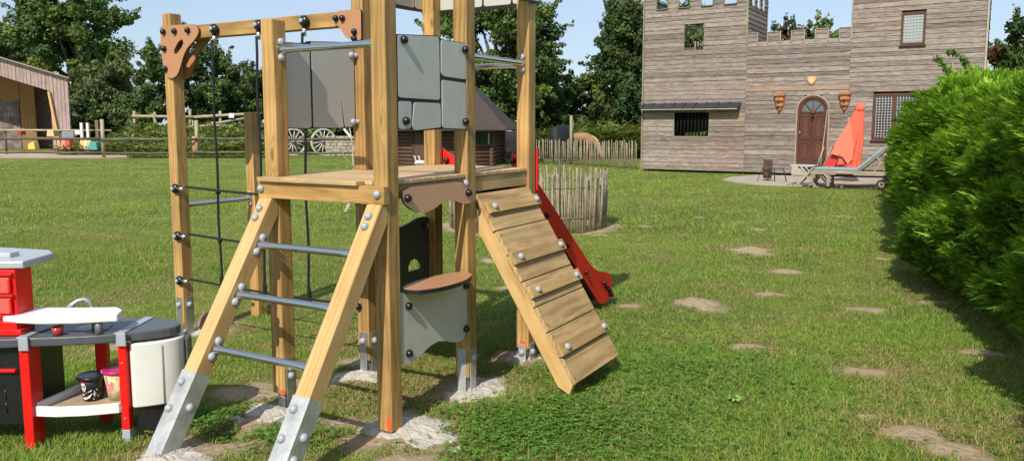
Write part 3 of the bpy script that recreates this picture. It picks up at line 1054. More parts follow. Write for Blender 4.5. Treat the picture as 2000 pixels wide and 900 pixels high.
# small screws in the boards
m = MB()
for i in range(1, len(edges_) - 1):
    for y in (.795, 1.378):
        for tt in (edges_[i] + .03, edges_[i + 1] - .03):
            m.lathe([(.0045, 0), (.0045, .0015)], RP(tt, y, .0105), rn, 8)
m.build('board_screws', simple('dark_screw', (.03, .025, .02), .5, .5), rampo, kind='stuff')

# slide: red side boards, dark underside
def slide_side(x):
    sd = [(1.51, 1.33), (1.58, 1.31), (1.66, 1.262), (1.79, 1.172), (2.105, .923), (2.419, .674), (2.716, .440), (2.799, .389), (2.905, .345), (3.048, .318), (3.140, .285), (3.190, .235), (3.198, .185), (3.18, .09), (3.12, .055), (2.934, .060), (2.880, .110), (2.519, .405), (2.065, .770), (1.769, .975), (1.51, 1.12)]
    m = MB()
    m.prism(smooth_poly(sd, 1), L(x, 0, 0), B_, UP, -.008, .008)
    return m
sl_ch = MB()
prof = [(1.46, 1.275), (1.60, 1.25), (1.78, 1.125), (2.1, .86), (2.45, .58), (2.72, .36), (2.86, .27), (3.0, .235), (3.17, .225)]
inner = [(a, b_ - .03) for a, b_ in prof]
pts = prof + inner[::-1]
sl_ch.prism(pts, L(-.60, 0, 0), B_, UP, 0.0, .478)
M['slide_bed'] = simple('dark_slide_bed', (.02, .021, .022), .45)
slide = sl_ch.build('slide', [M['slide_bed']], RIG)
sr = slide_side(-.120).build('slide_side', M['red'], slide)
slf = slide_side(-.610).build('slide_side', M['red'], slide)
for y, z in ((1.941, .913), (2.284, .644), (2.627, .387), (2.995, .239), (3.063, .188), (3.130, .145), (3.165, .100)): bolt(L(-.111, y, z), A_, sr, True)
for y, z in ((1.85, .90), (2.2, .63), (2.52, .38), (2.84, .16)):
    sb_ = MB(); sb_.beam(L(-.60, y, z), L(-.128, y, z), .02, .02); sb_.build('cross_rod', M['steel'], slide)
und = MB()
und.prism([(1.50, 1.10), (1.77, .955), (2.07, .745), (2.52, .385), (2.88, .10), (2.90, .14), (2.52, .44), (2.07, .80), (1.60, 1.15)], L(-.60, 0, 0), B_, UP, 0, .470)
und.build('slide_underside', M['slide_bed'], slide)
# red front plates behind the deck edge
m = MB()
m.prism([(-.716, 1.13), (-.590, 1.13), (-.594, 1.347), (-.636, 1.353), (-.666, 1.367), (-.690, 1.388), (-.716, 1.405)], L(0, 1.500, 0), A_, UP, -.0075, .0075)
q = m.build('slide_front_plate', M['red'], slide); bolt(L(-.658, 1.491, 1.310), -B_, q, True)
m = MB()
m.prism([(-.145, 1.13), (.052, 1.13), (.052, 1.405), (.02, 1.395), (-.03, 1.370), (-.145, 1.366)], L(0, 1.500, 0), A_, UP, -.0075, .0075)
q = m.build('slide_front_plate', M['red'], slide); bolt(L(-.128, 1.491, 1.318), -B_, q, True)

# roof valance panels with stone pattern
def valance(o, u, n0, width, par=RIG, inside=False):
    m = MB()
    k = 12
    bot = [(i / k * width, 2.320 - .012 * math.sin(math.pi * i / k) ) for i in range(k + 1)]
    top = [(width, 2.75), (0, 2.75)]
    outl = bot + top
    m.prism(outl, o, u, UP, -.008, .008, 0)
    # three courses of stones on both faces
    xs_ = [[0.006, .27, .52, .78, .994], [0.006, .14, .40, .66, .90, .994], [0.006, .3, .6, .85, .994]]
    zs = [(2.330, 2.452), (2.464, 2.59), (2.602, 2.74)]
    for (za, zb), row in zip(zs, xs_):
        for i in range(len(row) - 1):
            a0, a1 = row[i] * width + .006, row[i + 1] * width - .006
            pl_ = round_poly([(a0, za), (a1, za), (a1 - .004, zb), (a0 + .004, zb)], .02)
            for s0, s1 in ((.0075, .0105), (-.0105, -.0075)):
                m.prism(pl_, o, u, UP, s0, s1, 1, edge_mi=2)
    return m.build('roof_panel', [M['black'], M['hpl_tan'], M['hpl_edge']], par)
valance(L(-WX - .055, D2 + .055, 0), A_, 0, WX + .11)
valance(L(.056, D1 - .05, 0), B_, 0, D2 - D1 + .11)
valance(L(-WX - .056, D1 - .05, 0), B_, 0, D2 - D1 + .11)
# rope net
board('net_beam', L(XP1 + .045, D1, 2.1925), L(-WX - .045, D1, 2.1925), .075, .088, M['post'])
NY = D1 - .082
slot = [(-2.287, 2.135), (-2.302, 2.147), (-2.342, 2.124), (-2.383, 2.077), (-2.385, 2.052), (-2.358, 2.048), (-2.301, 2.091), (-2.283, 2.118)]
lbr = [(-2.525, 2.250), (-2.169, 2.240), (-2.125, 2.215), (-2.123, 2.175), (-2.170, 2.130), (-2.247, 2.083), (-2.288, 2.034), (-2.326, 1.958), (-2.362, 1.899), (-2.43, 1.876), (-2.495, 1.900), (-2.522, 2.036)]
for yy, t0_ in ((D1 - .062, 0), (D1 + .047, 0)):
    m = MB(); m.prism(round_poly(lbr, .03), L(0, yy, 0), A_, UP, -.015, 0, 0, holes=[slot], edge_mi=1)
    bk = m.build('corner_bracket', [M['brown'], simple('dark_bracket_edge', (.16, .07, .035), .6)], RIG)
    if yy < D1:
        for x, z in ((-2.482, 2.206), (-2.363, 2.203), (-2.224, 2.201), (-2.482, 2.089), (-2.481, 1.949)): bolt(L(x, yy, z), -B_, bk, True)
rbr = [(-.903, 2.222), (-.866, 2.236), (-.700, 2.236), (-.688, 2.225), (-.690, 2.055), (-.758, 2.055), (-.806, 2.075), (-.837, 2.112), (-.862, 2.144), (-.901, 2.164), (-.912, 2.195)]
m = MB(); m.prism(round_poly(rbr, .012), L(0, D1 - .047, 0), A_, UP, 0, .015, 0, edge_mi=1)
bk = m.build('corner_bracket', [M['brown'], M['black']], RIG)
for x, z in ((-.879, 2.193), (-.827, 2.190), (-.737, 2.105), (-.738, 2.066)): bolt(L(x, D1 - .062, z), -B_, bk, True, .9)
ropes_x = [-1.970, -1.549, -1.148]
hz = [1.092, .757, .430]
net = MB()
for i, x in enumerate(ropes_x):
    pts = [L(x + .006 * math.sin(k * 1.1 + i), NY, 2.12 - (2.12 - hz[2]) * k / 14) for k in range(15)]
    net.tube(pts, .0088, 8)
for i, z in enumerate(hz):
    x0, x1 = -2.30, -.80
    n_ = 18
    pts = [L(x0 + (x1 - x0) * k / n_, NY, z + .028 - .020 * k / n_ * (1 if i < 2 else .6) - .012 * math.sin(math.pi * k / n_)) for k in range(n_ + 1)]
    net.tube(pts, .0082, 8)
netO = net.build('rope_net', M['rope'], RIG)
for x in ropes_x:
    for z in hz:
        m = MB()
        m.lathe([(.004, -.02), (.016, -.012), (.018, 0), (.016, .012), (.004, .02)], L(x, NY, z + .008), UP, 10)
        m.build('rope_knot', M['rope'], netO)
    m = MB(); m.lathe([(.011, 0), (.014, .005), (.014, .06), (.010, .075)], L(x, NY, .44), UP, 10)
    m.build('rope_sleeve', M['rope'], netO)


def rope_head(p, d):
    """black eye fixing bolted to timber with a ferrule running along d"""
    d = V3(d).normalized()
    m = MB()
    m.lathe([(.004, -.004), (.030, 0), (.036, .012), (.032, .026), (.014, .034), (.0, .035)], V3(p) + B_ * .015, -B_, 14, 0)
    fm = frame_from(d, p)
    m.tube([V3(p) + d * .01, V3(p) + d * .045], [.018, .014], 10, 0)
    m.tube([V3(p) + d * .040, V3(p) + d * .092], .0135, 12, 1)
    m.lathe([(.015, 0), (.015, .014), (.009, .017), (.0, .017)], V3(p) - B_ * .017, -B_, 6, 2)
    m.build('rope_fixing', [M['cap_black'], M['ferrule'], M['cap_grey']], netO)
for x in ropes_x: rope_head(L(x, D1 - .06, 2.195), -UP)
for z in (1.100, .757, .430): rope_head(L(XP1 + .03, D1 - .06, z), A_)
for z in hz:
    bolt(L(-WX - .028, D1 - .047, z + .002), -B_, netO, True, 1.1)

# ------------------------------------------------------------------ toy kitchen
KC = V3((-2.2, 3.8, 0))
kit = empty('toy_kitchen', KC, 0, 'red, white and grey plastic play kitchen standing on the lawn', 'toy kitchen')
M['pl_dark'] = simple('dark_grey_plastic', (.085, .092, .105), .32, noise=.12, nscale=9)
M['pl_grey'] = simple('light_grey_plastic', (.36, .38, .42), .4, noise=.06)
M['pl_silver'] = simple('silver_plastic', (.50, .52, .56), .35, .2, noise=.05)
M['pl_white'] = simple('white_plastic', (.80, .80, .77), .4, noise=.05, nscale=5)
M['pl_cream'] = simple('off_white_plastic', (.74, .73, .66), .42, noise=.06, nscale=5)
M['pl_red'] = simple('glossy_red_plastic', (.72, .012, .010), .26, noise=.05, nscale=4)
M['pl_black'] = simple('black_plastic', (.014, .014, .016), .3, noise=.3, nscale=30)
M['pl_pink'] = simple('sun_bleached_red_plastic', (.66, .11, .10), .3, noise=.08)
M['sandy'] = simple('sandy_shelf_bottom', (.40, .30, .19), .9, noise=.25, nscale=18)


def slab(name, pts, z0, z1, mat, par=kit, bevel=.006, sm=1, **k):
    m = MB(); m.prism(smooth_poly(pts, sm) if sm else pts, (0, 0, 0), (1, 0, 0), (0, 1, 0), z0, z1)
    return m.build(name, mat, par, bevel=bevel, **k)


ctr_r = [(-1.875, 3.725), (-1.80, 3.755), (-1.72, 3.805), (-1.682, 3.865), (-1.70, 3.935), (-1.78, 4.00), (-1.88, 4.03), (-1.98, 4.035), (-2.02, 4.035)]
ctr_front = [(-2.95, 3.60), (-2.70, 3.59), (-2.41, 3.605), (-2.29, 3.635), (-2.17, 3.645), (-2.06, 3.665), (-1.95, 3.695)]
full = ctr_front + ctr_r + [(-2.4, 4.03), (-2.95, 4.0)]
counter = slab('worktop', full, .502, .548, M['pl_dark'], bevel=.008)
# inset sink deck and hob rings
slab('sink_surround', [(-2.22, 3.69), (-1.99, 3.73), (-2.03, 3.93), (-2.20, 3.93), (-2.25, 3.80)], .5475, .5515, M['pl_dark'], counter, .001)
slab('sink_bowl', [(-2.17, 3.74), (-2.04, 3.76), (-2.06, 3.87), (-2.16, 3.87)], .5515, .5535, M['pl_silver'], counter, .001)
slab('hob_plate', [(-2.42, 3.72), (-2.30, 3.72), (-2.28, 3.90), (-2.42, 3.90)], .5475, .553, M['pl_black'], counter, .001, 0)
# grey clips over the worktop edge
for x, y0 in ((-2.32, 3.622), (-1.895, 3.700)):
    m = MB()
    m.box((x, y0, .520), (.046, .012, .064)); m.box((x - .01, y0 + .16, .5505), (.046, .33, .006))
    m.build('edge_clip', M['pl_grey'], kit, bevel=.002)
# red legs
def kleg(x, y, wx, wy, z0=.0, z1=.497, foot=0, rz=0, lean=0):
    m = MB()
    m.prism([(x - wx / 2 - lean, y - wy / 2), (x + wx / 2 - lean, y - wy / 2), (x + wx / 2 - lean, y + wy / 2), (x - wx / 2 - lean, y + wy / 2)], (0, 0, 0), (1, 0, 0), (0, 1, 0), z0 + foot, z1)
    o = m.build('leg', M['pl_red'], kit, bevel=.004)
    if foot:
        m = MB(); m.box((x, y, z0 + foot / 2), (wx * 1.02, wy * 1.02, foot)); m.build('foot', M['pl_grey'], o, bevel=.003)
kleg(-2.330, 3.680, .046, .095, -.01)
kleg(-1.903, 3.735, .040, .045, .0, .492, .062)
kleg(-2.150, 4.000, .06, .04)
# drawer shelf between the legs
m = MB()
fr = [(-2.318, 3.655), (-2.20, 3.645), (-2.06, 3.660), (-1.925, 3.700)]
pts = fr + [(x + .006, y + .014) for x, y in fr[::-1]]
m.prism(pts, (0, 0, 0), (1, 0, 0), (0, 1, 0), .152, .202)
m.prism([(-2.318, 3.67), (-2.30, 3.67), (-2.225, 4.0), (-2.243, 4.0)], (0, 0, 0), (1, 0, 0), (0, 1, 0), .165, .215)
m.prism([(-2.23, 3.99), (-1.92, 4.0), (-1.92, 4.012), (-2.23, 4.004)], (0, 0, 0), (1, 0, 0), (0, 1, 0), .165, .212)
shf = m.build('shelf_rim', M['pl_white'], kit, bevel=.003)
slab('shelf_bottom', [(-2.31, 3.668), (-2.06, 3.674), (-1.915, 3.712), (-1.90, 4.0), (-2.23, 4.0)], .170, .178, M['sandy'], kit, .0, 0)
# white round cupboard at the right end
cab = [(-1.896, 3.712), (-1.80, 3.742), (-1.712, 3.790), (-1.665, 3.862), (-1.685, 3.945), (-1.77, 4.015), (-1.896, 4.04)]
c1 = slab('cupboard', cab, .168, .490, M['pl_cream'], kit, .006, 4)
for _f in c1.data.polygons: _f.use_smooth = True
c1.data.set_sharp_from_angle(angle=R(35))
m = MB()
m.tube([(-1.7345, 3.7735, .175), (-1.7345, 3.7735, .474)], .0022, 6); m.build('door_seam', simple('seam_shadow_grey', (.32, .31, .28), .7), c1)
slab('cupboard_plinth', [(-1.875, 3.735), (-1.80, 3.765), (-1.73, 3.81), (-1.69, 3.865), (-1.71, 3.935), (-1.78, 3.99), (-1.875, 4.02)], -.01, .167, M['pl_black'], kit, .004)
slab('end_upright', [(-1.672, 3.888), (-1.652, 3.885), (-1.660, 3.955), (-1.680, 3.955)], .06, .475, M['pl_dark'], kit, .002, 0)
# black oven block left of the leg
m = MB(); m.box((-2.66, 3.82, .305), (.62, .34, .385)); ov = m.build('oven', M['pl_black'], kit, bevel=.006)
m = MB(); m.box((-2.448, 3.640, .385), (.145, .022, .016)); m.build('oven_handle', M['pl_red'], ov, bevel=.004)
m = MB(); m.prism(round_poly([(-2.78, .18), (-2.50, .18), (-2.50, .34), (-2.78, .34)], .02), (0, 3.6495, 0), (1, 0, 0), (0, 0, 1), 0, .004); m.build('oven_window', simple('smoked_window', (.03, .03, .035), .12), ov)
for z in (.225, .29):
    m = MB(); m.tube([(-2.44, 3.6485, z - .05), (-2.44, 3.6485, z)], .003, 6); m.build('moulded_rib', M['pl_black'], ov)
for z in (.12, .40):
    m = MB(); m.lathe([(.0045, 0), (.0045, .002), (0, .0025)], (-1.903, 3.712, z), (0, -1, 0), 10); m.build('screw', M['pl_grey'], kit)
# tower with two shutters
m = MB(); m.box((-2.66, 3.755, .706), (.56, .13, .316)); m.box((-2.384, 3.76, .706), (.012, .10, .316)); m.box((-2.65, 3.685, .59), (.56, .05, .055)); m.box((-2.65, 3.695, .565), (.60, .075, .03))
tw = m.build('tower_body', M['pl_red'], kit, bevel=.006)
for z in (.790, .690):
    m = MB(); m.box((-2.605, 3.686, z), (.40, .016, .076)); sh_ = m.build('shutter', M['pl_pink'], tw, bevel=.004)
for z in (.843, .740, .640):
    m = MB(); m.box((-2.605, 3.684, z), (.43, .024, .014)); m.build('shutter_bar', M['pl_red'], tw, bevel=.003)
for zz in (.79, .69):
    m = MB(); m.box((-2.402, 3.6795, zz), (.004, .012, .064))
    for k in range(5): m.box((-2.407, 3.6795, zz - .028 + k * .014), (.010, .0115, .007))
    m.build('toothed_edge', M['pl_red'], tw)
rf = [(-2.95, 3.78), (-2.65, 3.70), (-2.50, 3.685), (-2.345, 3.700), (-2.345, 3.95), (-2.42, 4.05), (-2.95, 4.20)]
roof_ = slab('roof', rf, .868, .905, M['pl_silver'], kit, .008, 0)
slab('roof_ridge', [(-2.95, 3.86), (-2.62, 3.80), (-2.47, 3.80), (-2.46, 3.86), (-2.62, 3.87), (-2.95, 3.95)], .905, .928, M['pl_silver'], roof_, .004, 0)
# white raised tray on two grey stands
tr_ = [(-2.445, 3.672), (-2.25, 3.640), (-2.08, 3.650), (-1.905, 3.695), (-1.93, 3.800), (-1.985, 3.860), (-2.15, 3.850), (-2.46, 3.850)]
slab('raised_tray', tr_, .610, .645, M['pl_white'], kit, .007, 0)
for x, y in ((-2.055, 3.775), (-2.0, 3.700)):
    m = MB(); m.tube([(x, y, .548), (x, y, .612)], [.019, .017], 12); m.build('tray_stand', simple('stand_grey', (.16, .17, .18), .35), kit)
# tap
m = MB()
m.tube([(-2.17, 3.96, .548), (-2.17, 3.96, .62), (-2.18, 3.955, .650), (-2.20, 3.945, .664), (-2.225, 3.935, .660), (-2.245, 3.925, .645), (-2.262, 3.92, .625)], [.010, .009, .009, .009, .009, .012, .017], 12)
m.build('tap', M['pl_silver'], kit)
m = MB(); m.lathe([(.0, .548), (.020, .549), (.027, .59), (.024, .59), (.019, .555), (.0, .553)], (0, 0, 0), (0, 0, 1), 20)
for v in m.bm.verts: v.co += V3((-2.185, 3.675, 0))
cupm, t, p = new_mat('clear_red_plastic'); p.inputs['Base Color'].default_value = (.75, .10, .07, 1); p.inputs['Transmission Weight'].default_value = .55; p.inputs['Roughness'].default_value = .15
m.build('beaker', cupm, None, label='small translucent red beaker under the white tray of the play kitchen', cat='cup')


def bucket(c, r0, r1, h, mat, rimmat, deco, hmat, label, hang):
    o = empty('toy_bucket', c, 0, label, 'bucket')
    m = MB(); c = V3(c)
    m.lathe([(0, .001), (r0, .0), (r0 + (r1 - r0) * .5, h * .5), (r1, h), (r1 - .003, h), (r0 - .002, .006), (0, .006)], c, (0, 0, 1), 36)
    m.build('bucket_wall', mat, o)
    m = MB(); m.lathe([(r1 - .002, h - .014), (r1 + .006, h - .012), (r1 + .007, h), (r1 + .002, h + .004), (r1 - .003, h)], c, (0, 0, 1), 36)
    m.build('rim', rimmat, o)
    deco(o, c, r0, r1, h)
    m = MB()
    s_, zz = hang
    pts = []
    for k in range(13):
        a = math.pi * k / 12
        pts.append(c + V3((math.cos(a) * (r1 + .008), math.sin(a) * (r1 + .008) * s_, h - .004 + math.sin(a) * zz)))
    m.tube(pts, .0032, 8)
    m.build('handle', hmat, o)
    return o


def patch(o, c, r0, r1, h, poly, mat, off=.0012, name='print'):
    """flat print wrapped round the front of a bucket: poly in (angle deg, height fraction)"""
    m = MB()
    vs = []
    cx = sum(a for a, b_ in poly) / len(poly); cz = sum(b_ for a, b_ in poly) / len(poly)
    def pt(a, f):
        r = r0 + (r1 - r0) * f + off
        return m.bm.verts.new(c + V3((math.sin(R(a)) * r, -math.cos(R(a)) * r, h * f)))
    ce = pt(cx, cz)
    vs = [pt(a, f) for a, f in poly]
    for i in range(len(vs)): m.bm.faces.new((ce, vs[i], vs[(i + 1) % len(vs)]))
    return m.build(name, mat, o)


def ring_poly(ca, cf, ra, rf_, n=14): return [(ca + ra * math.cos(2 * math.pi * k / n), cf + rf_ * math.sin(2 * math.pi * k / n)) for k in range(n)]


wh = simple('white_print', (.72, .72, .70), .5); bk_ = M['pl_black']; rdp = simple('red_print', (.5, .03, .03), .5)
def deco_skull(o, c, r0, r1, h):
    A = (o, c, r0, r1, h)
    patch(*A, [(-32, .86), (-2, .84), (-2, .74), (-34, .74)], rdp)
    patch(*A, ring_poly(-17, .64, 14, .17), wh, .0016)
    patch(*A, [(-25, .54), (-9, .54), (-10, .42), (-24, .42)], wh, .0016)
    for a in (-23, -11): patch(*A, ring_poly(a, .65, 4, .055, 8), bk_, .0022)
    patch(*A, [(-17, .60), (-15, .54), (-19, .54)], bk_, .0022)
    for k in range(3): patch(*A, [(-21.5 + k * 4, .50), (-20.5 + k * 4, .50), (-20.5 + k * 4, .43), (-21.5 + k * 4, .43)], bk_, .0022)
    patch(*A, [(-34, .30), (-30, .24), (20, .44), (24, .52), (16, .46)], wh, .0016)
    patch(*A, [(-36, .14), (-20, .06), (10, .16), (26, .36), (14, .24), (-10, .16), (-28, .18)], wh, .0018)
    patch(*A, [(28, .34), (42, .36), (42, .30), (28, .28)], wh, .0016)
    patch(*A, [(33, .46), (37, .46), (37, .20), (33, .20)], wh, .0018)
    for a, f in ((46, .5), (30, .10), (52, .22)): patch(*A, ring_poly(a, f, 3, .04, 6), wh, .0016)
def deco_pink(o, c, r0, r1, h):
    A = (o, c, r0, r1, h)
    pk = simple('pink_print', (.72, .25, .28), .5); cr = simple('cream_print', (.75, .68, .5), .5)
    patch(*A, [(-58, .10), (60, .10), (60, .30), (20, .38), (-20, .30), (-58, .34)], simple('yellow_print', (.78, .55, .03), .5), .0010)
    patch(*A, [(-50, .45), (-30, .62), (-10, .56), (-4, .70), (8, .60), (-2, .40), (-18, .30), (-38, .30)], pk, .0016)
    patch(*A, [(-36, .85), (-24, .86), (-22, .70), (-30, .58), (-34, .62), (-30, .72)], pk, .0018)
    patch(*A, [(8, .50), (26, .60), (36, .40), (20, .28)], cr, .0016)
    patch(*A, [(-24, .28), (-20, .28), (-26, .10), (-30, .10)], pk, .0018)
    for a, f in ((18, .78), (34, .72), (-48, .70), (2, .85)): patch(*A, ring_poly(a, f, 6, .06, 7), simple('yellow_spot', (.78, .6, .08), .5), .0014)


bucket((-2.118, 3.830, .180), .046, .064, .122, M['pl_black'], M['pl_black'], deco_skull, simple('grey_handle', (.25, .25, .26), .5), 'black toy bucket with a white skull and crossed swords on the kitchen shelf', (.3, -.05))
bucket((-1.995, 3.845, .180), .046, .068, .150, simple('cream_yellow_bucket', (.72, .62, .35), .4), simple('magenta_rim', (.50, .02, .16), .35), deco_pink, simple('yellow_handle', (.75, .45, .05), .4), 'yellow and pink printed toy bucket with magenta rim beside the black one', (-.9, -.004))

# ------------------------------------------------------------------ wooden castle
CB = V3((4.489, 26.99, 0)); CA = -.55
Cs = V3((math.cos(CA), math.sin(CA), 0)); Cn = V3((-math.sin(CA), math.cos(CA), 0))   # along the front, and away from the viewer


def K(s, z, n=0.0): return CB + Cs * s + Cn * n + UP * z


castle = empty('wooden_castle', CB, CA, 'weathered wooden castle facade with battlements, arched brown door and barred openings', 'building')
MC = MW[castle].to_3x3()


def siding_mat(name, dark=1.0, u=Cs):
    m, t, p = new_mat(name)
    N = t.nodes.new
    tcn = N('ShaderNodeTexCoord')
    mpp = N('ShaderNodeMapping'); mpp.inputs['Rotation'].default_value = (0, 0, 0)
    at_ = N('ShaderNodeAttribute'); at_.attribute_name = 'Col'      # per board random
    sep = N('ShaderNodeSeparateColor'); lk(t, at_.outputs['Color'], sep.inputs[0])
    cmb = N('ShaderNodeCombineXYZ')
    m1 = N('ShaderNodeMath'); m1.operation = 'MULTIPLY'; m1.inputs[1].default_value = 31.0; lk(t, sep.outputs[0], m1.inputs[0])
    lk(t, m1.outputs[0], cmb.inputs[0]); lk(t, m1.outputs[0], cmb.inputs[1])
    ad = N('ShaderNodeVectorMath'); ad.operation = 'ADD'
    lk(t, tcn.outputs['Object'], ad.inputs[0]); lk(t, cmb.outputs[0], ad.inputs[1])
    g = N('ShaderNodeMapping'); g.inputs['Scale'].default_value = (2.4, 2.4, 24); lk(t, ad.outputs[0], g.inputs['Vector'])
    n1 = N('ShaderNodeTexNoise'); n1.inputs['Scale'].default_value = 1.3; n1.inputs['Detail'].default_value = 7; n1.inputs['Roughness'].default_value = .68; n1.inputs['Distortion'].default_value = 1.2
    lk(t, g.outputs[0], n1.inputs['Vector'])
    cr = N('ShaderNodeValToRGB'); el = cr.color_ramp.elements
    el[0].position = .26; el[0].color = (.075 * dark, .058 * dark, .050 * dark, 1)
    el[1].position = .74; el[1].color = (.43 * dark, .38 * dark, .335 * dark, 1)
    e_ = cr.color_ramp.elements.new(.5); e_.color = (.25 * dark, .205 * dark, .175 * dark, 1)
    lk(t, n1.outputs['Fac'], cr.inputs[0])
    # pale knots and scuffs
    vv = N('ShaderNodeTexVoronoi'); vv.inputs['Scale'].default_value = 4.2
    vm = N('ShaderNodeMapping'); vm.inputs['Scale'].default_value = (1.0, 1.0, 2.4); lk(t, ad.outputs[0], vm.inputs['Vector']); lk(t, vm.outputs[0], vv.inputs['Vector'])
    vr = N('ShaderNodeMapRange'); vr.inputs[1].default_value = .03; vr.inputs[2].default_value = .12; vr.inputs[3].default_value = .6; vr.inputs[4].default_value = 0
    lk(t, vv.outputs['Distance'], vr.inputs[0])
    mx1 = N('ShaderNodeMixRGB'); mx1.inputs[2].default_value = (.48 * dark, .42 * dark, .35 * dark, 1)
    lk(t, vr.outputs[0], mx1.inputs[0]); lk(t, cr.outputs[0], mx1.inputs[1])
    # stains: reddish and greenish weathering in big soft areas
    n2 = N('ShaderNodeTexNoise'); n2.inputs['Scale'].default_value = .55; n2.inputs['Detail'].default_value = 5; lk(t, tcn.outputs['Object'], n2.inputs['Vector'])
    r2 = N('ShaderNodeMapRange'); r2.inputs[1].default_value = .52; r2.inputs[2].default_value = .72; r2.inputs[3].default_value = 0; r2.inputs[4].default_value = .45
    lk(t, n2.outputs['Fac'], r2.inputs[0])
    mx2 = N('ShaderNodeMixRGB'); mx2.blend_type = 'MULTIPLY'; mx2.inputs[2].default_value = (1.0, .74, .56, 1)
    lk(t, r2.outputs[0], mx2.inputs[0]); lk(t, mx1.outputs[0], mx2.inputs[1])
    # per board brightness
    br = N('ShaderNodeMapRange'); br.inputs[3].default_value = .70; br.inputs[4].default_value = 1.22; lk(t, sep.outputs[1], br.inputs[0])
    sc = N('ShaderNodeVectorMath'); sc.operation = 'SCALE'; lk(t, mx2.outputs[0], sc.inputs[0]); lk(t, br.outputs[0], sc.inputs['Scale'])
    # orange fresh board
    mx3 = N('ShaderNodeMixRGB'); mx3.inputs[2].default_value = (.42, .23, .10, 1); lk(t, sep.outputs[2], mx3.inputs[0]); lk(t, sc.outputs[0], mx3.inputs[1])
    lk(t, mx3.outputs[0], p.inputs['Base Color'])
    p.inputs['Roughness'].default_value = .85; p.inputs['Specular IOR Level'].default_value = .15
    b_ = N('ShaderNodeBump'); b_.inputs['Strength'].default_value = .4; b_.inputs['Distance'].default_value = .01
    lk(t, n1.outputs['Fac'], b_.inputs['Height']); lk(t, b_.outputs[0], p.inputs['Normal'])
    return m


M['siding'] = siding_mat('weathered_siding')
CR = .1415


def siding(name, o, u, nrm, s0, s1, z0, z1, holes, mat, seed=0, par=castle, warm=()):
    """lapped boards with openings; nrm points towards the outside; holes: (s0,s1,z0,z1)"""
    rg = random.Random(seed)
    V, F, C = [], [], []
    z = z0
    while z < z1 - 1e-4:
        zt = min(z + CR * rg.uniform(.86, 1.14), z1)
        cuts = [(h[0], h[1]) for h in holes if h[2] < (z + zt) / 2 < h[3]]
        segs = [(s0, s1)]
        for a, b_ in cuts:
            ns = []
            for c, d_ in segs:
                if b_ <= c or a >= d_: ns.append((c, d_)); continue
                if a > c: ns.append((c, a))
                if b_ < d_: ns.append((b_, d_))
            segs = ns
        # butt joints
        bj = []
        for c, d_ in segs:
            x = c
            while d_ - x > 4.2:
                nx_ = x + rg.uniform(1.8, 3.9); bj.append((x, nx_ - .003)); x = nx_
            bj.append((x, d_))
        for c, d_ in bj:
            r1, r2 = rg.random(), rg.random()
            hot = 0.0
            for (wa, wb, wz0, wz1, amt) in warm:
                if wz0 < (z + zt) / 2 < wz1 and c < wb and d_ > wa: hot = max(hot, amt * rg.uniform(.5, 1))
            hot = hot if hot > 0 else (rg.random() < .02) * .12
            j = rg.uniform(-.006, .006)
            prof = [(.020 + j, z), (.004 + j * .3, zt), (-.02, zt), (-.02, z)]
            i0 = len(V)
            for ss in (c, d_):
                for nn_, zz in prof: V.append(o + u * ss + nrm * nn_ + UP * zz)
            for q in ((0, 1, 5, 4), (1, 2, 6, 5), (3, 0, 4, 7), (0, 3, 2, 1), (4, 5, 6, 7)): F.append([i0 + k for k in q])
            C += [(r1, r2, hot)] * 8
        z = zt
    return np_obj(name, [tuple(v) for v in V], F, mat, np.array(C), par, loc=MW[par].translation)


gaps = [(.43, .81), (1.20, 1.57), (1.95, 2.33), (2.71, 3.10)]
gb = [(3.81, 4.09), (4.50, 4.80), (5.21, 5.50), (5.90, 6.18)]
arch = []
for k in range(12):                       # stepped arch hole hidden behind the door surround
    a0 = math.pi * (k + .5) / 12
holesT = [(g[0], g[1], 5.40, 9) for g in gaps] + [(1.39, 2.07, 3.95, 4.86), (1.105, 2.31, 1.17, 2.035)]
dx0, dx1, dsp, dtop = 5.10, 5.96, 2.02, 2.43
holesM = [(g[0], g[1], 4.09, 9) for g in gb] + [(dx0, dx1, .0, dsp)]
for k in range(4):
    zz0 = dsp + CR * k * .98
    hw = (dx1 - dx0) / 2 * math.sqrt(max(0, 1 - (min((zz0 + .05 - dsp) / (dtop - dsp), 1)) ** 2))
    holesM.append(((dx0 + dx1) / 2 - hw, (dx0 + dx1) / 2 + hw, zz0, zz0 + CR * .98))
z0b = .075
nf = -Cn
front = siding('front_siding', CB, Cs, nf, 0.0, 3.47, z0b, 5.83, holesT, M['siding'], 3, warm=[(.2, 1.1, 1.55, 1.95, .10), (2.4, 3.2, 1.6, 2.0, .35)])
holesR = [(7.84, 8.47, 3.83, 4.76), (7.20, 8.48, 1.12, 2.48)]
siding('front_siding', CB, Cs, nf, 3.474, 6.52, z0b, 4.43, holesM, M['siding'], 4, warm=[(4.2, 6.3, 2.62, 2.72, .5)])
siding('front_siding', CB, Cs, nf, 6.524, 9.98, z0b, 6.6, holesR, M['siding'], 5, warm=[(6.3, 9, 2.62, 2.70, .3)])
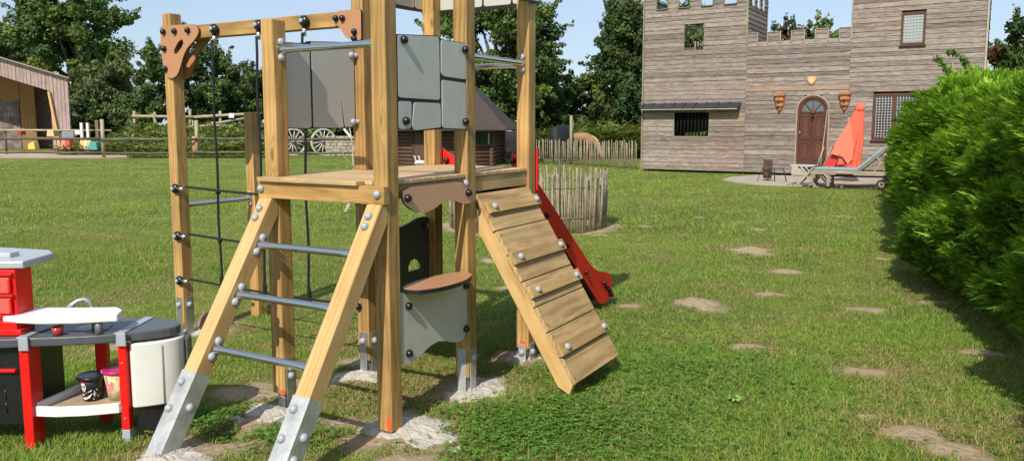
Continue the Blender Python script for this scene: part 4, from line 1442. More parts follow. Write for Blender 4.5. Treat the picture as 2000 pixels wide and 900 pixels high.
# tower side walls (right side faces +s)
sg = [(.40, .75, 5.40, 9), (1.05, 1.40, 5.40, 9), (1.70, 2.0, 5.40, 9)]
siding('side_siding', K(3.47, 0), Cn, Cs, .02, 2.45, 3.9, 5.83, sg, M['siding'], 6)
siding('side_siding', K(0, 0, 0), Cn, -Cs, .02, 2.45, z0b, 5.83, [], M['siding'], 7)
siding('side_siding', K(9.98, 0), Cn, Cs, .02, 3.2, z0b, 6.6, [], M['siding'], 8)
siding('side_siding', K(6.52, 0), Cn, -Cs, .02, 3.2, 3.9, 6.6, [], M['siding'], 9)
siding('back_siding', K(0, 0, 2.47), Cs, Cn, .0, 3.47, z0b, 4.4, [], M['siding'], 10)
siding('back_siding', K(0, 0, 3.2), Cs, Cn, 3.47, 9.98, z0b, 3.95, [], M['siding'], 11)
m = MB(); m.box(K(6.72, 3.86, 1.62), (6.5, 3.1, .06), MC); m.box(K(8.25, 6.3, 1.62), (3.4, 3.1, .06), MC)
m.box(K(1.73, 3.3, 1.25), (3.3, 2.3, .05), MC)
m.build('flat_roof', simple('roof_felt_dark', (.06, .06, .06), .9), castle)
m = MB(); m.box(K(5.0, .05, 1.6), (9.9, 3.1, .03), MC); m.build('gap_shade', simple('dark_gap_shade', (.03, .028, .025), .9), castle)  # dark sheet standing for the shade in the gap under the siding
# dark sheets added to keep light from leaking and rooms dark
M['dark_int'] = simple('dark_room_sheet', (.05, .04, .03), .9)
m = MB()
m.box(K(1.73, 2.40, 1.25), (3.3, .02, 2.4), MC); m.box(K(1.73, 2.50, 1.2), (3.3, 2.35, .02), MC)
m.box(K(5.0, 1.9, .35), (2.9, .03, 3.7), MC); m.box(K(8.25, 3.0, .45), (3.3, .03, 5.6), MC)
m.build('darkening_lining', M['dark_int'], castle)
# mossy corner boards and trims
M['grey_trim'] = wood('weathered_trim', (.46, .40, .32), (.38, .32, .25), (.26, .21, .16), knots=False, var=.2)
M['moss_trim'] = wood('mossy_trim', (.33, .30, .19), (.27, .245, .15), (.17, .155, .09), knots=False, var=.2)
def trim(s0, z0, s1, z1, wn=.03, wz=.05, mat=None, name='corner_board', n=-.028):
    m = MB(); m.beam(K(s0, z0, n), K(s1, z1, n), wz, wn, up=-Cn) ; return m.build(name, mat or M['moss_trim'], castle, grain=K(s1, z1) - K(s0, z0))
trim(-.012, .07, -.012, 5.84, .05, .05); trim(3.455, 4.09, 3.455, 5.84, .03, .05); trim(9.975, .07, 9.975, 6.6, .04, .05, M['grey_trim'])
trim(6.525, 4.10, 6.525, 6.6, .03, .04, M['grey_trim'])
for a, b_ in gaps:
    trim(a - .012, 5.40, a - .012, 5.84, .05, .024, name='merlon_trim'); trim(b_ + .012, 5.40, b_ + .012, 5.84, .05, .024, name='merlon_trim'); trim(a, 5.392, b_, 5.392, .07, .02, name='merlon_trim')
for a, b_ in gb:
    trim(a - .012, 4.09, a - .012, 4.43, .05, .022, M['grey_trim'], 'merlon_trim'); trim(b_ + .012, 4.09, b_ + .012, 4.43, .05, .022, M['grey_trim'], 'merlon_trim')
for a, b_ in ((3.48, 3.81), (4.09, 4.50), (4.80, 5.21), (5.50, 5.90), (6.18, 6.51)):
    trim(a, 4.44, b_, 4.44, .06, .018, M['grey_trim'], 'merlon_trim', .0)
# barred openings
def opening(s0, s1, z0, z1, nb, mat):
    fr_ = MB()
    for (a, b_, c, d_) in ((s0, z0, s1, z0), (s0, z1, s1, z1)):
        fr_.beam(K(a, b_, .03), K(c, d_, .03), .10, .014, up=UP)
    for a in (s0, s1): fr_.beam(K(a, z0, .03), K(a, z1, .03), .014, .10, up=-Cn)
    w_ = fr_.build('window', mat, castle)
    for k in range(nb):
        x = s0 + (s1 - s0) * (k + 1) / (nb + 1)
        m = MB(); m.tube([K(x, z0, .03), K(x, z1, .03)], .012, 6); m.build('bar', M['iron'], w_)
    return w_
M['iron'] = simple('dark_iron', (.03, .03, .032), .55, .4)
opening(1.39, 2.07, 3.95, 4.86, 7, M['moss_trim'])
opening(1.105, 2.31, 1.17, 2.035, 9, M['grey_trim'])
m = MB(); m.box(K(1.0, 4.0, 2.44), (1.7, .02, .9), MC)
# paling railing inside the tower top, sloping
for k in range(9):
    m = MB(); x = 1.2 + k * .12; m.box(K(x, 4.10 - k * .02, 1.7), (.06, .02, .75), MC); m.build('inner_paling', M['grey_trim'], castle)
_rg = np.random.default_rng(77)
_cc = np.array([tuple(K(1.35 + .9 * q, 1.12 + .12 * (q * 7 % 1) + .12 * q, .42)) for q in _rg.random(14)])
PLANT_IN = _cc
# lean-to canopy of slates
cano = MB()
cano.prism([(0, 0), (-.34, -.17), (-.34, -.20), (0, -.04)], K(.06, 2.265, -.02), Cn, UP, 0, 3.25, 0)
can = cano.build('canopy', M['grey_trim'], castle)
M['slate'] = simple('blue_black_slate', (.030, .035, .045), .26, noise=.25, nscale=12)
for k in range(9):
    m = MB()
    x0 = .02 + k * .368
    fm = frame_from(Cs, K(x0 + .184, 2.19, -.19), UP)
    tilt = Matrix.Rotation(.46, 4, Cs) @ Matrix.Rotation(random.uniform(-.04, .04), 4, Cn)
    rot = tilt.to_3x3() @ fm.to_3x3()
    m.box(K(x0 + .184, 2.20 + random.uniform(-.004, .004), -.19), (.385, .40, .016), rot.to_4x4())
    m.box(K(x0 + .02, 2.212, -.19), (.05, .40, .03), rot.to_4x4())
    m.build('slate', M['slate'], can)
# arched door
M['door'] = wood('varnished_door', (.13, .055, .032), (.092, .038, .022), (.055, .022, .012), knots=False, rough=.4)
M['door_fr'] = wood('door_frame_wood', (.155, .062, .038), (.115, .045, .027), (.07, .027, .015), knots=False, rough=.4)


def arch_pts(s0, s1, zb, zs, zt, n=16):
    c = (s0 + s1) / 2; hw = (s1 - s0) / 2
    return [(s0, zb)] + [(c - hw * math.cos(math.pi * k / n), zs + (zt - zs) * math.sin(math.pi * k / n)) for k in range(n + 1)] + [(s1, zb)]


# frame: outer arch with inner arch hole; built along (Cs, UP), normal = Cs x UP = -Cn (towards viewer)
def arched(name, outer, inner, n0, n1, mat, par):
    m = MB()
    m.prism(outer + inner[::-1], K(0, 0, 0), Cs, UP, n0, n1)
    return m.build(name, mat, par)


od = arched('door_frame', arch_pts(5.085, 5.975, .30, 2.03, 2.455), arch_pts(5.145, 5.915, .30, 2.02, 2.385), -.06, .045, M['door_fr'], castle)
sur = arched('door_surround', arch_pts(5.045, 6.015, .30, 2.03, 2.50), arch_pts(5.085, 5.975, .30, 2.03, 2.455), .0, .03, M['grey_trim'], castle)
m = MB()
m.prism([(5.145, .34), (5.915, .34), (5.915, 1.93), (5.145, 1.93)], K(0, 0, 0), Cs, UP, -.03, .0)
door = m.build('door', M['door'], castle, grain=UP)
for (a, b_, c, d_) in ((5.20, 5.47, .52, 1.03), (5.59, 5.86, .52, 1.03), (5.20, 5.47, 1.14, 1.86), (5.59, 5.86, 1.14, 1.86)):
    m = MB()
    o_ = [(a, c), (b_, c), (b_, d_), (a, d_)]; i_ = [(a + .035, c + .035), (b_ - .035, c + .035), (b_ - .035, d_ - .035), (a + .035, d_ - .035)]
    m.prism(o_, K(0, 0, 0), Cs, UP, .0, .018, holes=[i_])
    m.prism([(a + .06, c + .06), (b_ - .06, c + .06), (b_ - .06, d_ - .06), (a + .06, d_ - .06)], K(0, 0, 0), Cs, UP, .0, .012)
    m.build('door_panel', M['door_fr'], door, bevel=.005)
glass = simple('dim_glass', (.10, .13, .14), .12, spec=.8)
m = MB(); m.prism(arch_pts(5.20, 5.86, 1.935, 2.0, 2.33), K(0, 0, 0), Cs, UP, -.03, -.02); fl = m.build('fanlight', glass, castle)
for k in range(5):
    a = math.pi * k / 4
    m = MB(); m.beam(K(5.53 - .06 * math.cos(a), 1.95 + .05 * math.sin(a), -.008), K(5.53 - .34 * math.cos(a), 1.98 + .36 * math.sin(a), -.008), .02, .02, up=-Cn); m.build('glazing_bar', M['door_fr'], fl)
arched('fanlight_rim', arch_pts(5.145, 5.915, 1.93, 2.02, 2.386), arch_pts(5.205, 5.855, 1.93, 2.0, 2.325), -.03, .01, M['door'], fl)
m = MB(); m.lathe([(.07, 0), (.075, .02), (.05, .03), (0, .032)], K(5.53, 1.97, -.02), -Cn, 12); m.build('door_boss', M['door_fr'], door)
m = MB(); m.lathe([(.045, 0), (.05, .015), (.03, .03), (0, .035)], K(5.53, 1.83, -.02), -Cn, 12)
m.tube([K(5.53 + .045 * math.sin(q), 1.80 - .045 * math.cos(q) - .02, -.05) for q in [k * .7 - 2.4 for k in range(8)]], .009, 6)
m.build('knocker', M['iron'], door)
m = MB(); m.tube([K(5.175, 1.36, -.02), K(5.175, 1.36, -.06), K(5.175, 1.30, -.065)], .014, 8); m.build('door_handle', simple('white_handle', (.7, .7, .68), .3), door)
m = MB(); m.box(K(5.175, 1.24, -.01), (.03, .012, .12), MC); m.build('lock_plate', M['iron'], door)
# door step
m = MB(); m.box(K(5.6, .18, -.22), (1.1, .4, .28), MC); m.build('door_step', simple('stone_step', (.42, .37, .30), .9, noise=.15), castle, bevel=.01)
# windows with leaded lattice
M['cream'] = simple('lattice_white', (.42, .43, .41), .6)
def lattice(s0, s1, z0, z1, cell, par_name, pane_mat, mull=None):
    m = MB()
    m.prism([(s0, z0), (s1, z0), (s1, z1), (s0, z1)], K(0, 0, 0), Cs, UP, -.02, .035, holes=[[(s0 + .06, z0 + .07), (s1 - .06, z0 + .07), (s1 - .06, z1 - .06), (s0 + .06, z1 - .06)]])
    m.box(K((s0 + s1) / 2, z0 - .01, -.05), (s1 - s0 + .06, .08, .035), MC)
    w_ = m.build('window', M['door_fr'], castle)
    m = MB(); m.prism([(s0 + .05, z0 + .06), (s1 - .05, z0 + .06), (s1 - .05, z1 - .05), (s0 + .05, z1 - .05)], K(0, 0, 0), Cs, UP, -.01, -.004); m.build('pane', pane_mat, w_)
    m = MB()
    x = s0 + .06 + cell / 2
    while x < s1 - .06: m.box(K(x, (z0 + z1) / 2, -.001), (.013, .008, z1 - z0 - .14), MC); x += cell
    z = z0 + .08 + cell / 2
    while z < z1 - .07: m.box(K((s0 + s1) / 2, z, -.006), (s1 - s0 - .13, .008, .013), MC); z += cell
    m.build('lattice', M['cream'], w_)
    if mull:
        m = MB(); m.box(K(mull, (z0 + z1) / 2, -.02), (.09, .05, z1 - z0 - .06), MC); m.build('mullion', M['door_fr'], w_)
    return w_
lattice(7.84, 8.47, 3.83, 4.76, .085, 'w', simple('pale_glass', (.30, .35, .34), .15, spec=.8))
lattice(7.20, 8.48, 1.12, 2.48, .078, 'w', simple('black_glass', (.015, .015, .015), .12, spec=.8), 7.78)
# shield and two terracotta masks
m = MB()
shp = [(-.12, .13), (-.04, .115), (0, .14), (.04, .115), (.12, .13), (.13, .02), (.09, -.08), (0, -.15), (-.09, -.08), (-.13, .02)]
m.prism(smooth_poly(shp, 1), K(5.46, 2.92, -.03), Cs, UP, .0, .03); sh_ = m.build('wall_shield', simple('honey_wood', (.55, .34, .16), .5), castle, bevel=.008)
m = MB(); m.prism([(a * .62, b_ * .62) for a, b_ in smooth_poly(shp, 1)], K(5.46, 2.92, -.06), Cs, UP, .0, .012); m.build('shield_field', simple('pale_wood', (.66, .47, .27), .5), sh_)
M['terra'] = simple('terracotta', (.40, .16, .06), .75, noise=.35, nscale=14, bump=.6, bscale=20)
for cs_ in (4.54, 6.43):
    nn = 26
    V, F = [], []
    for j in range(nn + 1):
        f = j / nn; hw = .165 * (1 - .10 * f) if f < .45 else .15 * (1 - (f - .45) / .55) ** .6 + .015
        for i in range(17):
            u_ = i / 16 * 2 - 1
            prof_ = math.sqrt(max(0, 1 - u_ * u_))
            h = .13 * prof_ * (1 - .3 * f)
            h += .035 * math.sin(f * 19 + 1) * prof_ * (1 + .4 * math.cos(u_ * 7))
            for (ex, ey, er, eh) in ((-.4, .22, .18, .05), (.4, .22, .18, .05), (0, .38, .16, .09), (0, .62, .28, .05), (-.65, .35, .15, .05), (.65, .35, .15, .05), (-.42, .27, .08, -.09), (.42, .27, .08, -.09), (0, .55, .14, -.06)):
                d2_ = ((u_ - ex) ** 2 + (f - ey) ** 2) / er ** 2
                h += eh * math.exp(-d2_)
            V.append(tuple(K(cs_ + u_ * hw, 2.52 - f * .52, -.02 - max(0, h))))
    for j in range(nn):
        for i in range(16): F.append([j * 17 + i, j * 17 + i + 1, (j + 1) * 17 + i + 1, (j + 1) * 17 + i])
    np_obj('wall_mask', V, F, M['terra'], None, castle, smooth=True)
m = MB(); m.box(K(4.54, 2.50, -.09), (.33, .19, .07), MC); m.box(K(6.43, 2.50, -.09), (.33, .19, .07), MC)
m.build('mask_ledge', M['terra'], castle, kind='stuff')

# terrace of flat boards in front
M['paving'] = simple('pale_terrace_boards', (.40, .34, .27), .9, noise=.2, nscale=3, bump=.3, bscale=20)
g_ = [ground_at(*q) for q in ((1411, 354), (1425, 349), (1480, 344.5), (1760, 352), (1800, 366), (1745, 366), (1640, 366), (1530, 364), (1470, 362), (1435, 358.5))]
m = MB(); m.prism([(v.x, v.y) for v in g_], (0, 0, 0), (1, 0, 0), (0, 1, 0), -.02, .05)
te = m.build('terrace', M['paving'], loc=(0, 0, 0), kind='structure')
# open joints between paving pieces
m = MB()
for k in range(40):
    s_ = 5.9 + k * .11; m.box(K(s_, .056, -4.75), (.05, .12, .008), MC)
m.build('drain_grating', M['iron'], loc=(0, 0, 0), kind='structure')

# ------------------------------------------------------------------ terrace furniture
M['teak'] = wood('silvered_teak', (.46, .39, .29), (.36, .29, .21), (.22, .17, .12), knots=False, gy=40)
M['cushion'] = simple('faded_blue_cushion', (.25, .32, .36), .9, noise=.12, nscale=7)
M['coral'] = simple('coral_canvas', (.78, .13, .075), .85, noise=.14, nscale=3, bump=.2, bscale=12)
M['dk_metal'] = simple('dark_metal', (.05, .05, .055), .5, .5)
ZT = .05


def F_(s, n, z): return K(s, z, n)


# parasol: closed, pole leaning to the right, skirt thrown open to the left over the lounger
para = empty('parasol', F_(7.10, -2.6, .38), CA, 'folded coral parasol leaning upright on the wooden lounger', 'parasol')
topz = 2.12
nn, mm = 96, 26
V, F = [], []
for j in range(mm + 1):
    f = j / mm
    zc = topz - (topz - .40) * f
    cx = 7.17 + (.02 - .20 * f)
    # left side flares, right side hangs straight
    wl = .06 + .47 * max(0, f - .05) ** .9
    wr = .08 + .19 * f ** .5
    for i in range(nn):
        a = 2 * math.pi * i / nn
        c_, s_ = math.cos(a), math.sin(a)
        r = (wr if c_ > 0 else wl)
        fold = .94 + (.10 + .26 * f) * (abs(math.sin(a * 4.5 + .8 + f * 1.2 + .7 * math.sin(a * 2 + f * 3))) - .45) + .03 * math.sin(f * 14 + a * 5)
        x = cx + c_ * r * fold
        y = -2.6 + s_ * (.06 + .22 * f) * fold
        z = zc + (.09 * math.sin(a * 3 + 1) * f ** 3)
        V.append(tuple(F_(x, y, z)))
for j in range(mm):
    for i in range(nn):
        i2 = (i + 1) % nn; F.append([j * nn + i, j * nn + i2, (j + 1) * nn + i2, (j + 1) * nn + i])
cvs = np_obj('canvas', V, F, M['coral'], None, para, smooth=True)
md = cvs.modifiers.new('solid', 'SOLIDIFY'); md.thickness = .01
# top cap of gathered cloth
m = MB(); m.lathe([(.0, .20), (.035, .19), (.085, .12), (.125, .02), (.118, -.03), (.07, -.06)], F_(7.20, -2.6, 1.98), UP, 14, sx=1.0)
for v in m.bm.verts:
    q = v.co - F_(7.20, -2.6, 1.98); a = math.atan2(q.y, q.x); v.co += V3((q.x, q.y, 0)) * .12 * math.sin(a * 5 + q.z * 20)
m.build('gathered_top', M['coral'], para, smooth=True)
# a fold of the skirt pulled to the lower left, light upper flap over dark opening
m = MB()
pts3 = [(7.02, 1.70), (6.70, 1.12), (6.58, .80), (6.88, .72), (7.02, .52), (7.12, .66), (7.14, 1.10)]
m.prism(pts3, F_(0, -2.93, 0), Cs, UP, 0, .012)
m.build('skirt_flap', simple('sun_bleached_coral', (.82, .20, .12), .85, noise=.12, nscale=3), para)
m = MB()
m.prism([(6.60, .82), (6.34, .46), (6.62, .44), (6.95, .40), (6.85, .75)], F_(0, -2.80, 0), Cs, UP, 0, .012)
m.build('skirt_flap', simple('inner_red_canvas', (.55, .04, .03), .85, noise=.15, nscale=3), para)
m = MB(); m.tube([F_(7.12, -2.6, .38), F_(7.19, -2.6, 2.02)], .019, 8); m.build('pole', M['teak'], para)
m = MB(); m.tube([F_(6.30, -2.85, .42), F_(6.50, -2.83, .78), F_(6.62, -2.8, .98)], .014, 8); m.tube([F_(6.70, -2.96, .42), F_(6.80, -2.95, .80)], .010, 6)
m.lathe([(.0, -.05), (.045, -.04), (.05, .03), (0, .05)], F_(6.43, -2.84, .68), UP, 10)
m.build('crank_arm', M['dk_metal'], para)

# lounger
lg = empty('sun_lounger', F_(7.3, -4.4, ZT), CA, 'silvery wooden wheeled sun lounger with raised back and pale blue cushion', 'sun lounger')
def lbox(name, s0, s1, n0, n1, z0, z1, mat, bevel=.006, par=lg):
    m = MB(); m.box(F_((s0 + s1) / 2, (n0 + n1) / 2, (z0 + z1) / 2), (s1 - s0, n1 - n0, z1 - z0), MC)
    return m.build(name, mat, par, grain=Cs, bevel=bevel)
lbox('side_rail', 6.38, 8.36, -4.74, -4.69, .34, .45, M['teak']); lbox('side_rail', 6.38, 8.36, -4.09, -4.04, .34, .45, M['teak'])
for k in range(9): lbox('slat', 6.42 + k * .13, 6.50 + k * .13, -4.69, -4.09, .43, .45, M['teak'], .002)
lbox('cushion', 6.32, 7.50, -4.66, -4.10, .45, .51, M['cushion'], .02)
m = MB(); bt = (Cs * .74 + UP * .67).normalized()
fm = frame_from(bt, F_(7.52, -4.38, .47) + bt * .37 + (UP * .74 - Cs * .67) * .04, UP)
m.box(fm.translation, (.76, .56, .07), fm); m.build('back_cushion', M['cushion'], lg, bevel=.02)
m = MB(); m.box(fm.translation - (UP * .74 - Cs * .67) * .06, (.80, .62, .03), fm); br_ = m.build('back_frame', M['teak'], lg, grain=bt)
m = MB(); m.beam(F_(7.92, -4.70, .80), F_(8.16, -4.70, .47), .03, .03); m.beam(F_(7.86, -4.70, .44), F_(8.1, -4.70, .74), .025, .025); m.build('prop', M['teak'], lg)
m = MB(); m.beam(F_(8.10, -4.70, .97), F_(8.42, -4.70, .84), .03, .03); m.build('push_handle', M['dk_metal'], lg)
for s_ in (6.84, 6.45):
    for n_ in (-4.70, -4.08):
        m = MB(); m.box(F_(s_, n_, .20), (.07, .045, .30), MC); m.build('leg', M['teak'], lg, grain=UP, bevel=.004)
lbox('side_tray', 7.02, 7.42, -4.80, -4.72, .375, .40, M['teak'])
for n_ in (-4.78, -4.02):
    m = MB(); m.lathe([(.0, -.022), (.05, -.022), (.095, -.020), (.095, .020), (.05, .022), (.0, .022)], F_(8.06, n_, .15), Cn, 22); wl_ = m.build('wheel', M['teak'], lg)
    m = MB(); m.lathe([(.094, -.021), (.118, -.018), (.118, .018), (.094, .021)], F_(8.06, n_, .15), Cn, 22); m.build('tyre', M['dk_metal'], wl_)
    m = MB(); m.lathe([(.03, -.03), (.0, -.032)], F_(8.06, n_, .15), Cn, 10); m.build('hub', M['dk_metal'], wl_)
m = MB(); m.box(F_(8.24, -4.70, .22), (.06, .045, .3), MC); m.build('leg', M['teak'], lg)

# folding table with crossed legs
ft = empty('folding_table', F_(6.28, -4.5, ZT), CA, 'small grey-topped folding table with crossed wooden legs in front of the door', 'table')
lbox('tabletop', 5.92, 6.50, -4.80, -4.25, .525, .560, simple('grey_blue_top', (.40, .45, .44), .5, noise=.1), .01, ft)
for n_ in (-4.76, -4.30):
    for (a, b_) in ((6.10, 6.50), (6.55, 6.12)):
        m = MB(); m.beam(F_(a, n_ + (0 if a < b_ else .03), ZT), F_(b_, n_ + (0 if a < b_ else .03), .53), .04, .025, up=-Cn); m.build('leg', M['teak'], ft, grain=Cs * (b_ - a) + UP * .48)
# folded wooden chair backs poking up beside the table
fc = empty('folding_chair', F_(6.6, -4.35, ZT), CA, 'folded wooden garden chair with bare uprights between table and lounger', 'chair')
for (a, b_, n_) in ((6.50, 6.66, -4.45), (6.60, 6.80, -4.15)):
    m = MB(); m.tube([F_(a, n_, .45), F_((a + b_) / 2, n_, .75), F_(b_, n_, 1.02)], [.022, .024, .018], 8); m.build('upright', M['teak'], fc)
for (a, b_) in ((6.36, 6.80), (6.82, 6.42)):
    for n_ in (-4.48, -4.12):
        m = MB(); m.beam(F_(a, n_, ZT), F_(b_, n_, .50), .035, .022, up=-Cn); m.build('leg', M['teak'], fc)
m = MB(); m.box(F_(6.60, -4.3, .47), (.36, .36, .025), MC); m.build('seat', M['teak'], fc)
# long pole resting against the door
m = MB(); m.tube([F_(6.0, -1.2, ZT), F_(5.96, -.10, 2.02)], .016, 8)
m.build('broom_pole', M['teak'], label='long thin wooden pole leaning against the arched brown door', cat='pole')

# brazier on a metal stand
bz = empty('fire_bowl', F_(5.42, -3.4, ZT), CA, 'rusty barrel brazier on a thin grey metal stand left of the door', 'brazier')
M['rust'] = simple('rusty_steel', (.10, .055, .040), .8, noise=.4, nscale=16)
def P_(px, py, n_):
    d_ = V3(at(px, py, 10)) - V3((0, 0, CAM_H)); t_ = ((CB + Cn * n_ - V3((0, 0, CAM_H))).dot(Cn)) / d_.dot(Cn)
    return V3((0, 0, CAM_H)) + d_ * t_
c0 = P_(1498.5, 348, -3.4)
m = MB(); m.lathe([(.0, .0), (.105, .0), (.125, .10), (.13, .24), (.125, .33), (.115, .335), (.118, .24), (.10, .02), (.0, .02)], c0, UP, 22); m.build('barrel', M['rust'], bz)
m = MB(); m.prism([(-.12, .0), (.12, .0), (.12, .17), (-.12, .17)], c0 + UP * .335 + Cn * .05, Cs, UP, 0, .02); m.build('wind_guard', M['rust'], bz)
for z in (.05, .10): 
    m = MB(); m.prism([(-.115, z), (.115, z), (.115, z + .012), (-.115, z + .012)], c0 + UP * .335 + Cn * .045, Cs, UP, 0, .02); m.build('guard_rib', M['dk_metal'], bz)
la = [P_(1489, 329, -3.6), P_(1530, 329, -3.6)]
m = MB(); m.beam(la[0], la[1], .02, .02); m.build('stand_rail', M['dk_metal'], bz)
for (q0, q1, n_) in (((1489, 329), (1479, 358), -3.6), ((1530, 329), (1536, 358), -3.6), ((1503, 329), (1499, 358), -3.6), ((1512, 329), (1513, 358), -3.6)):
    a, b_ = P_(*q0, n_), P_(*q1, n_); b_.z = max(ZT, b_.z); m = MB(); m.beam(a, b_, .028, .012); m.build('leg', M['dk_metal'], bz)
a, b_ = P_(1480, 358, -3.6), P_(1536, 358, -3.6); m = MB(); m.beam(a, b_, .015, .015); m.build('foot_bar', M['dk_metal'], bz)

# ------------------------------------------------------------------ vegetation
M['leaf'] = attr_mat('leaf', .55, .28, .35)
M['bark'] = simple('bark', (.13, .105, .08), .95, noise=.35, nscale=9, bump=.8, bscale=14)
M['hedge'] = attr_mat('cypress_spray', .6, .32, .25)


def leaves(cen, rad, n, size, rg, cols, elong=1.5, up_bias=.25, shell=.55, droop=0.0):
    """n leaf quads in each clump (cen (k,3), rad (k,)); returns V,F,C"""
    k = len(cen)
    idx = rg.integers(0, k, n)
    d = rg.normal(size=(n, 3)); d /= np.linalg.norm(d, axis=1)[:, None]
    r = (shell + (1 - shell) * rg.random(n)) * rad[idx]
    p = cen[idx] + d * r[:, None] * np.array([1, 1, .85])
    nn_ = d * .8 + rg.normal(size=(n, 3)) * .6 + np.array([0, 0, up_bias])
    nn_ /= np.linalg.norm(nn_, axis=1)[:, None]
    t_ = rg.normal(size=(n, 3)); t_[:, 2] -= droop
    t_ -= nn_ * (t_ * nn_).sum(1)[:, None]; t_ /= np.linalg.norm(t_, axis=1)[:, None]
    b_ = np.cross(nn_, t_)
    s = size * (.6 + .8 * rg.random(n))[:, None]
    V = np.stack([p - t_ * s * elong * .5, p + b_ * s * .42 + t_ * s * .1, p + t_ * s * elong * .5, p - b_ * s * .42 + t_ * s * .1], 1).reshape(-1, 3)
    F = np.arange(n * 4).reshape(-1, 4)
    cc = np.array(cols)
    ci = cc[rg.integers(0, len(cc), k)][idx]
    kb = (.75 + .5 * rg.random(k))[idx]
    c = ci * (kb * (.75 + .5 * rg.random(n)))[:, None]
    C = np.repeat(c, 4, 0)
    return V, F, C


GRN = [(.055, .105, .022), (.075, .125, .028), (.045, .090, .022), (.095, .135, .030)]
DRK = [(.030, .062, .018), (.040, .075, .020), (.050, .085, .020), (.065, .085, .022)]
YEL = [(.12, .15, .035), (.15, .16, .04), (.09, .13, .03), (.20, .17, .05)]
WIL = [(.10, .135, .050), (.13, .16, .055), (.085, .12, .045)]
REDD = [(.07, .05, .03), (.10, .045, .03), (.06, .08, .025), (.05, .07, .02)]


GRN, DRK, YEL, WIL, REDD = [[tuple(v * f for v in c) for c in L_] for L_, f in ((GRN, 1.5), (DRK, 1.5), (YEL, 1.3), (WIL, 1.35), (REDD, 1.3))]


def tree(label, x, y, z0, zt, rx, ry, cols, n, size, seed, nclump=60, trunk=.22, clear=.15, kind_name='tree', cat='tree', group='trees and bushes behind the lawn', clump=.22, gap=.0, elong=1.5, lobes=None, bottom=None):
    """crown between z0*(1-clear).. and zt; lobes: list of (dx,dy,dz,r scale)"""
    rg = np.random.default_rng(seed)
    o = empty(kind_name, (x, y, 0), rg.random() * 6, label, cat, group)
    cz = (z0 + zt) / 2; rz = (zt - z0) / 2
    d = rg.normal(size=(nclump, 3)); d /= np.linalg.norm(d, axis=1)[:, None]
    rr = (.35 + .65 * rg.random(nclump) ** .6)
    cen = d * rr[:, None] * np.array([rx, ry, rz]) * (.86 + .28 * rg.random(nclump))[:, None] + np.array([x, y, cz])
    if lobes:
        ex = []
        for (ax, ay, az, sr, cnt) in lobes:
            dd = rg.normal(size=(cnt, 3)); dd /= np.linalg.norm(dd, axis=1)[:, None]
            ex.append(np.array([x + ax, y + ay, az]) + dd * (sr * rg.random(cnt)[:, None] ** .5))
        cen = np.concatenate([cen] + ex)
    rad = (clump * min(rx, rz)) * (.6 + .8 * rg.random(len(cen)))
    V, F, C = leaves(cen, rad, n, size, rg, cols, elong, shell=.25)
    # sparse twigs of leaves that break the outline
    ne = n // 9
    idx = rg.integers(0, len(cen), ne)
    d2 = (cen[idx] - np.array([x, y, cz])); d2 /= (np.linalg.norm(d2, axis=1)[:, None] + 1e-6)
    c2 = cen[idx] + d2 * (rad[idx] * (1 + .8 * rg.random(ne)))[:, None]
    V2, F2, C2 = leaves(c2, np.full(ne, size * 1.2), ne, size * .9, rg, cols, elong)
    V = np.concatenate([V, V2]); F = np.concatenate([F, F2 + len(C)]); C = np.concatenate([C, C2])
    if bottom is not None:
        V[:, 2] = np.maximum(V[:, 2], bottom + (V[:, 2] - bottom) * .0 + rg.random(len(V)) * .02) if bottom == 0 else V[:, 2]
    np_obj('crown', V, F, M['leaf'], C, o)
    m = MB()
    th = z0 + (zt - z0) * .55
    bend = [(rg.random() - .5) * rx * .12 for _ in range(6)]
    pts = [(x + bend[i] * (i > 0), y, th * i / 5) for i in range(6)]
    m.tube(pts, [trunk * (1.25 if i == 0 else 1 - .14 * i) for i in range(6)], 9)
    for k in range(14):
        c = cen[rg.integers(0, len(cen))]
        zb = min(th * (.35 + .6 * rg.random()), max(.3, c[2] * .9))
        mid = ((x + c[0]) / 2, (y + c[1]) / 2, (zb + c[2]) / 2 + (zt - z0) * .05)
        m.tube([(x, y, zb), mid, tuple(c)], [trunk * .42, trunk * .26, trunk * .08], 6, caps=False)
    m.build('trunk', M['bark'], o)
    return o


def px_tree(label, pxc, pxw, pyt, pyb, Y, cols, n, size, seed, **kw):
    x = (pxc - 1000) / 1527 * Y
    zt = CAM_H + (245 - pyt) / 1527 * Y; zb = CAM_H + (245 - pyb) / 1527 * Y
    rx = pxw / 2 / 1527 * Y
    return tree(label, x, Y, max(zb, .2), zt, rx, kw.pop('ry', rx * .8), cols, n, size, seed, **kw)


px_tree('broad crowned green tree rising behind the open barn, tallest on the left', 165, 225, -25, 175, 62, GRN, 48000, .19, 1, nclump=95, trunk=.4, clump=.20)
px_tree('yellowing tree at the left edge of the picture above the barn roof', -5, 130, 45, 165, 66, YEL + GRN, 20000, .20, 2, nclump=50, trunk=.3)
px_tree('dark tree low behind the right end of the barn roof', 60, 190, 75, 260, 68, DRK + GRN, 20000, .21, 32, nclump=60, trunk=.3)
px_tree('pale grey-green willow bush right of the barn', 218, 180, 128, 305, 60, WIL, 38000, .17, 3, nclump=90, trunk=.16, kind_name='bush', cat='bush', clump=.26, elong=2.4)
px_tree('dark bush between the barn wall and the willow bush', 172, 70, 190, 305, 58, DRK, 9000, .22, 33, nclump=34, trunk=.14, kind_name='bush', cat='bush', clump=.3)
px_tree('small dark green tree between willow bush and net post', 312, 110, 100, 300, 50, DRK + GRN, 24000, .15, 4, nclump=60, trunk=.18)
px_tree('round dark tree behind the first net rope', 412, 135, 72, 290, 53, DRK + GRN, 34000, .15, 5, nclump=90, trunk=.2, clump=.24)
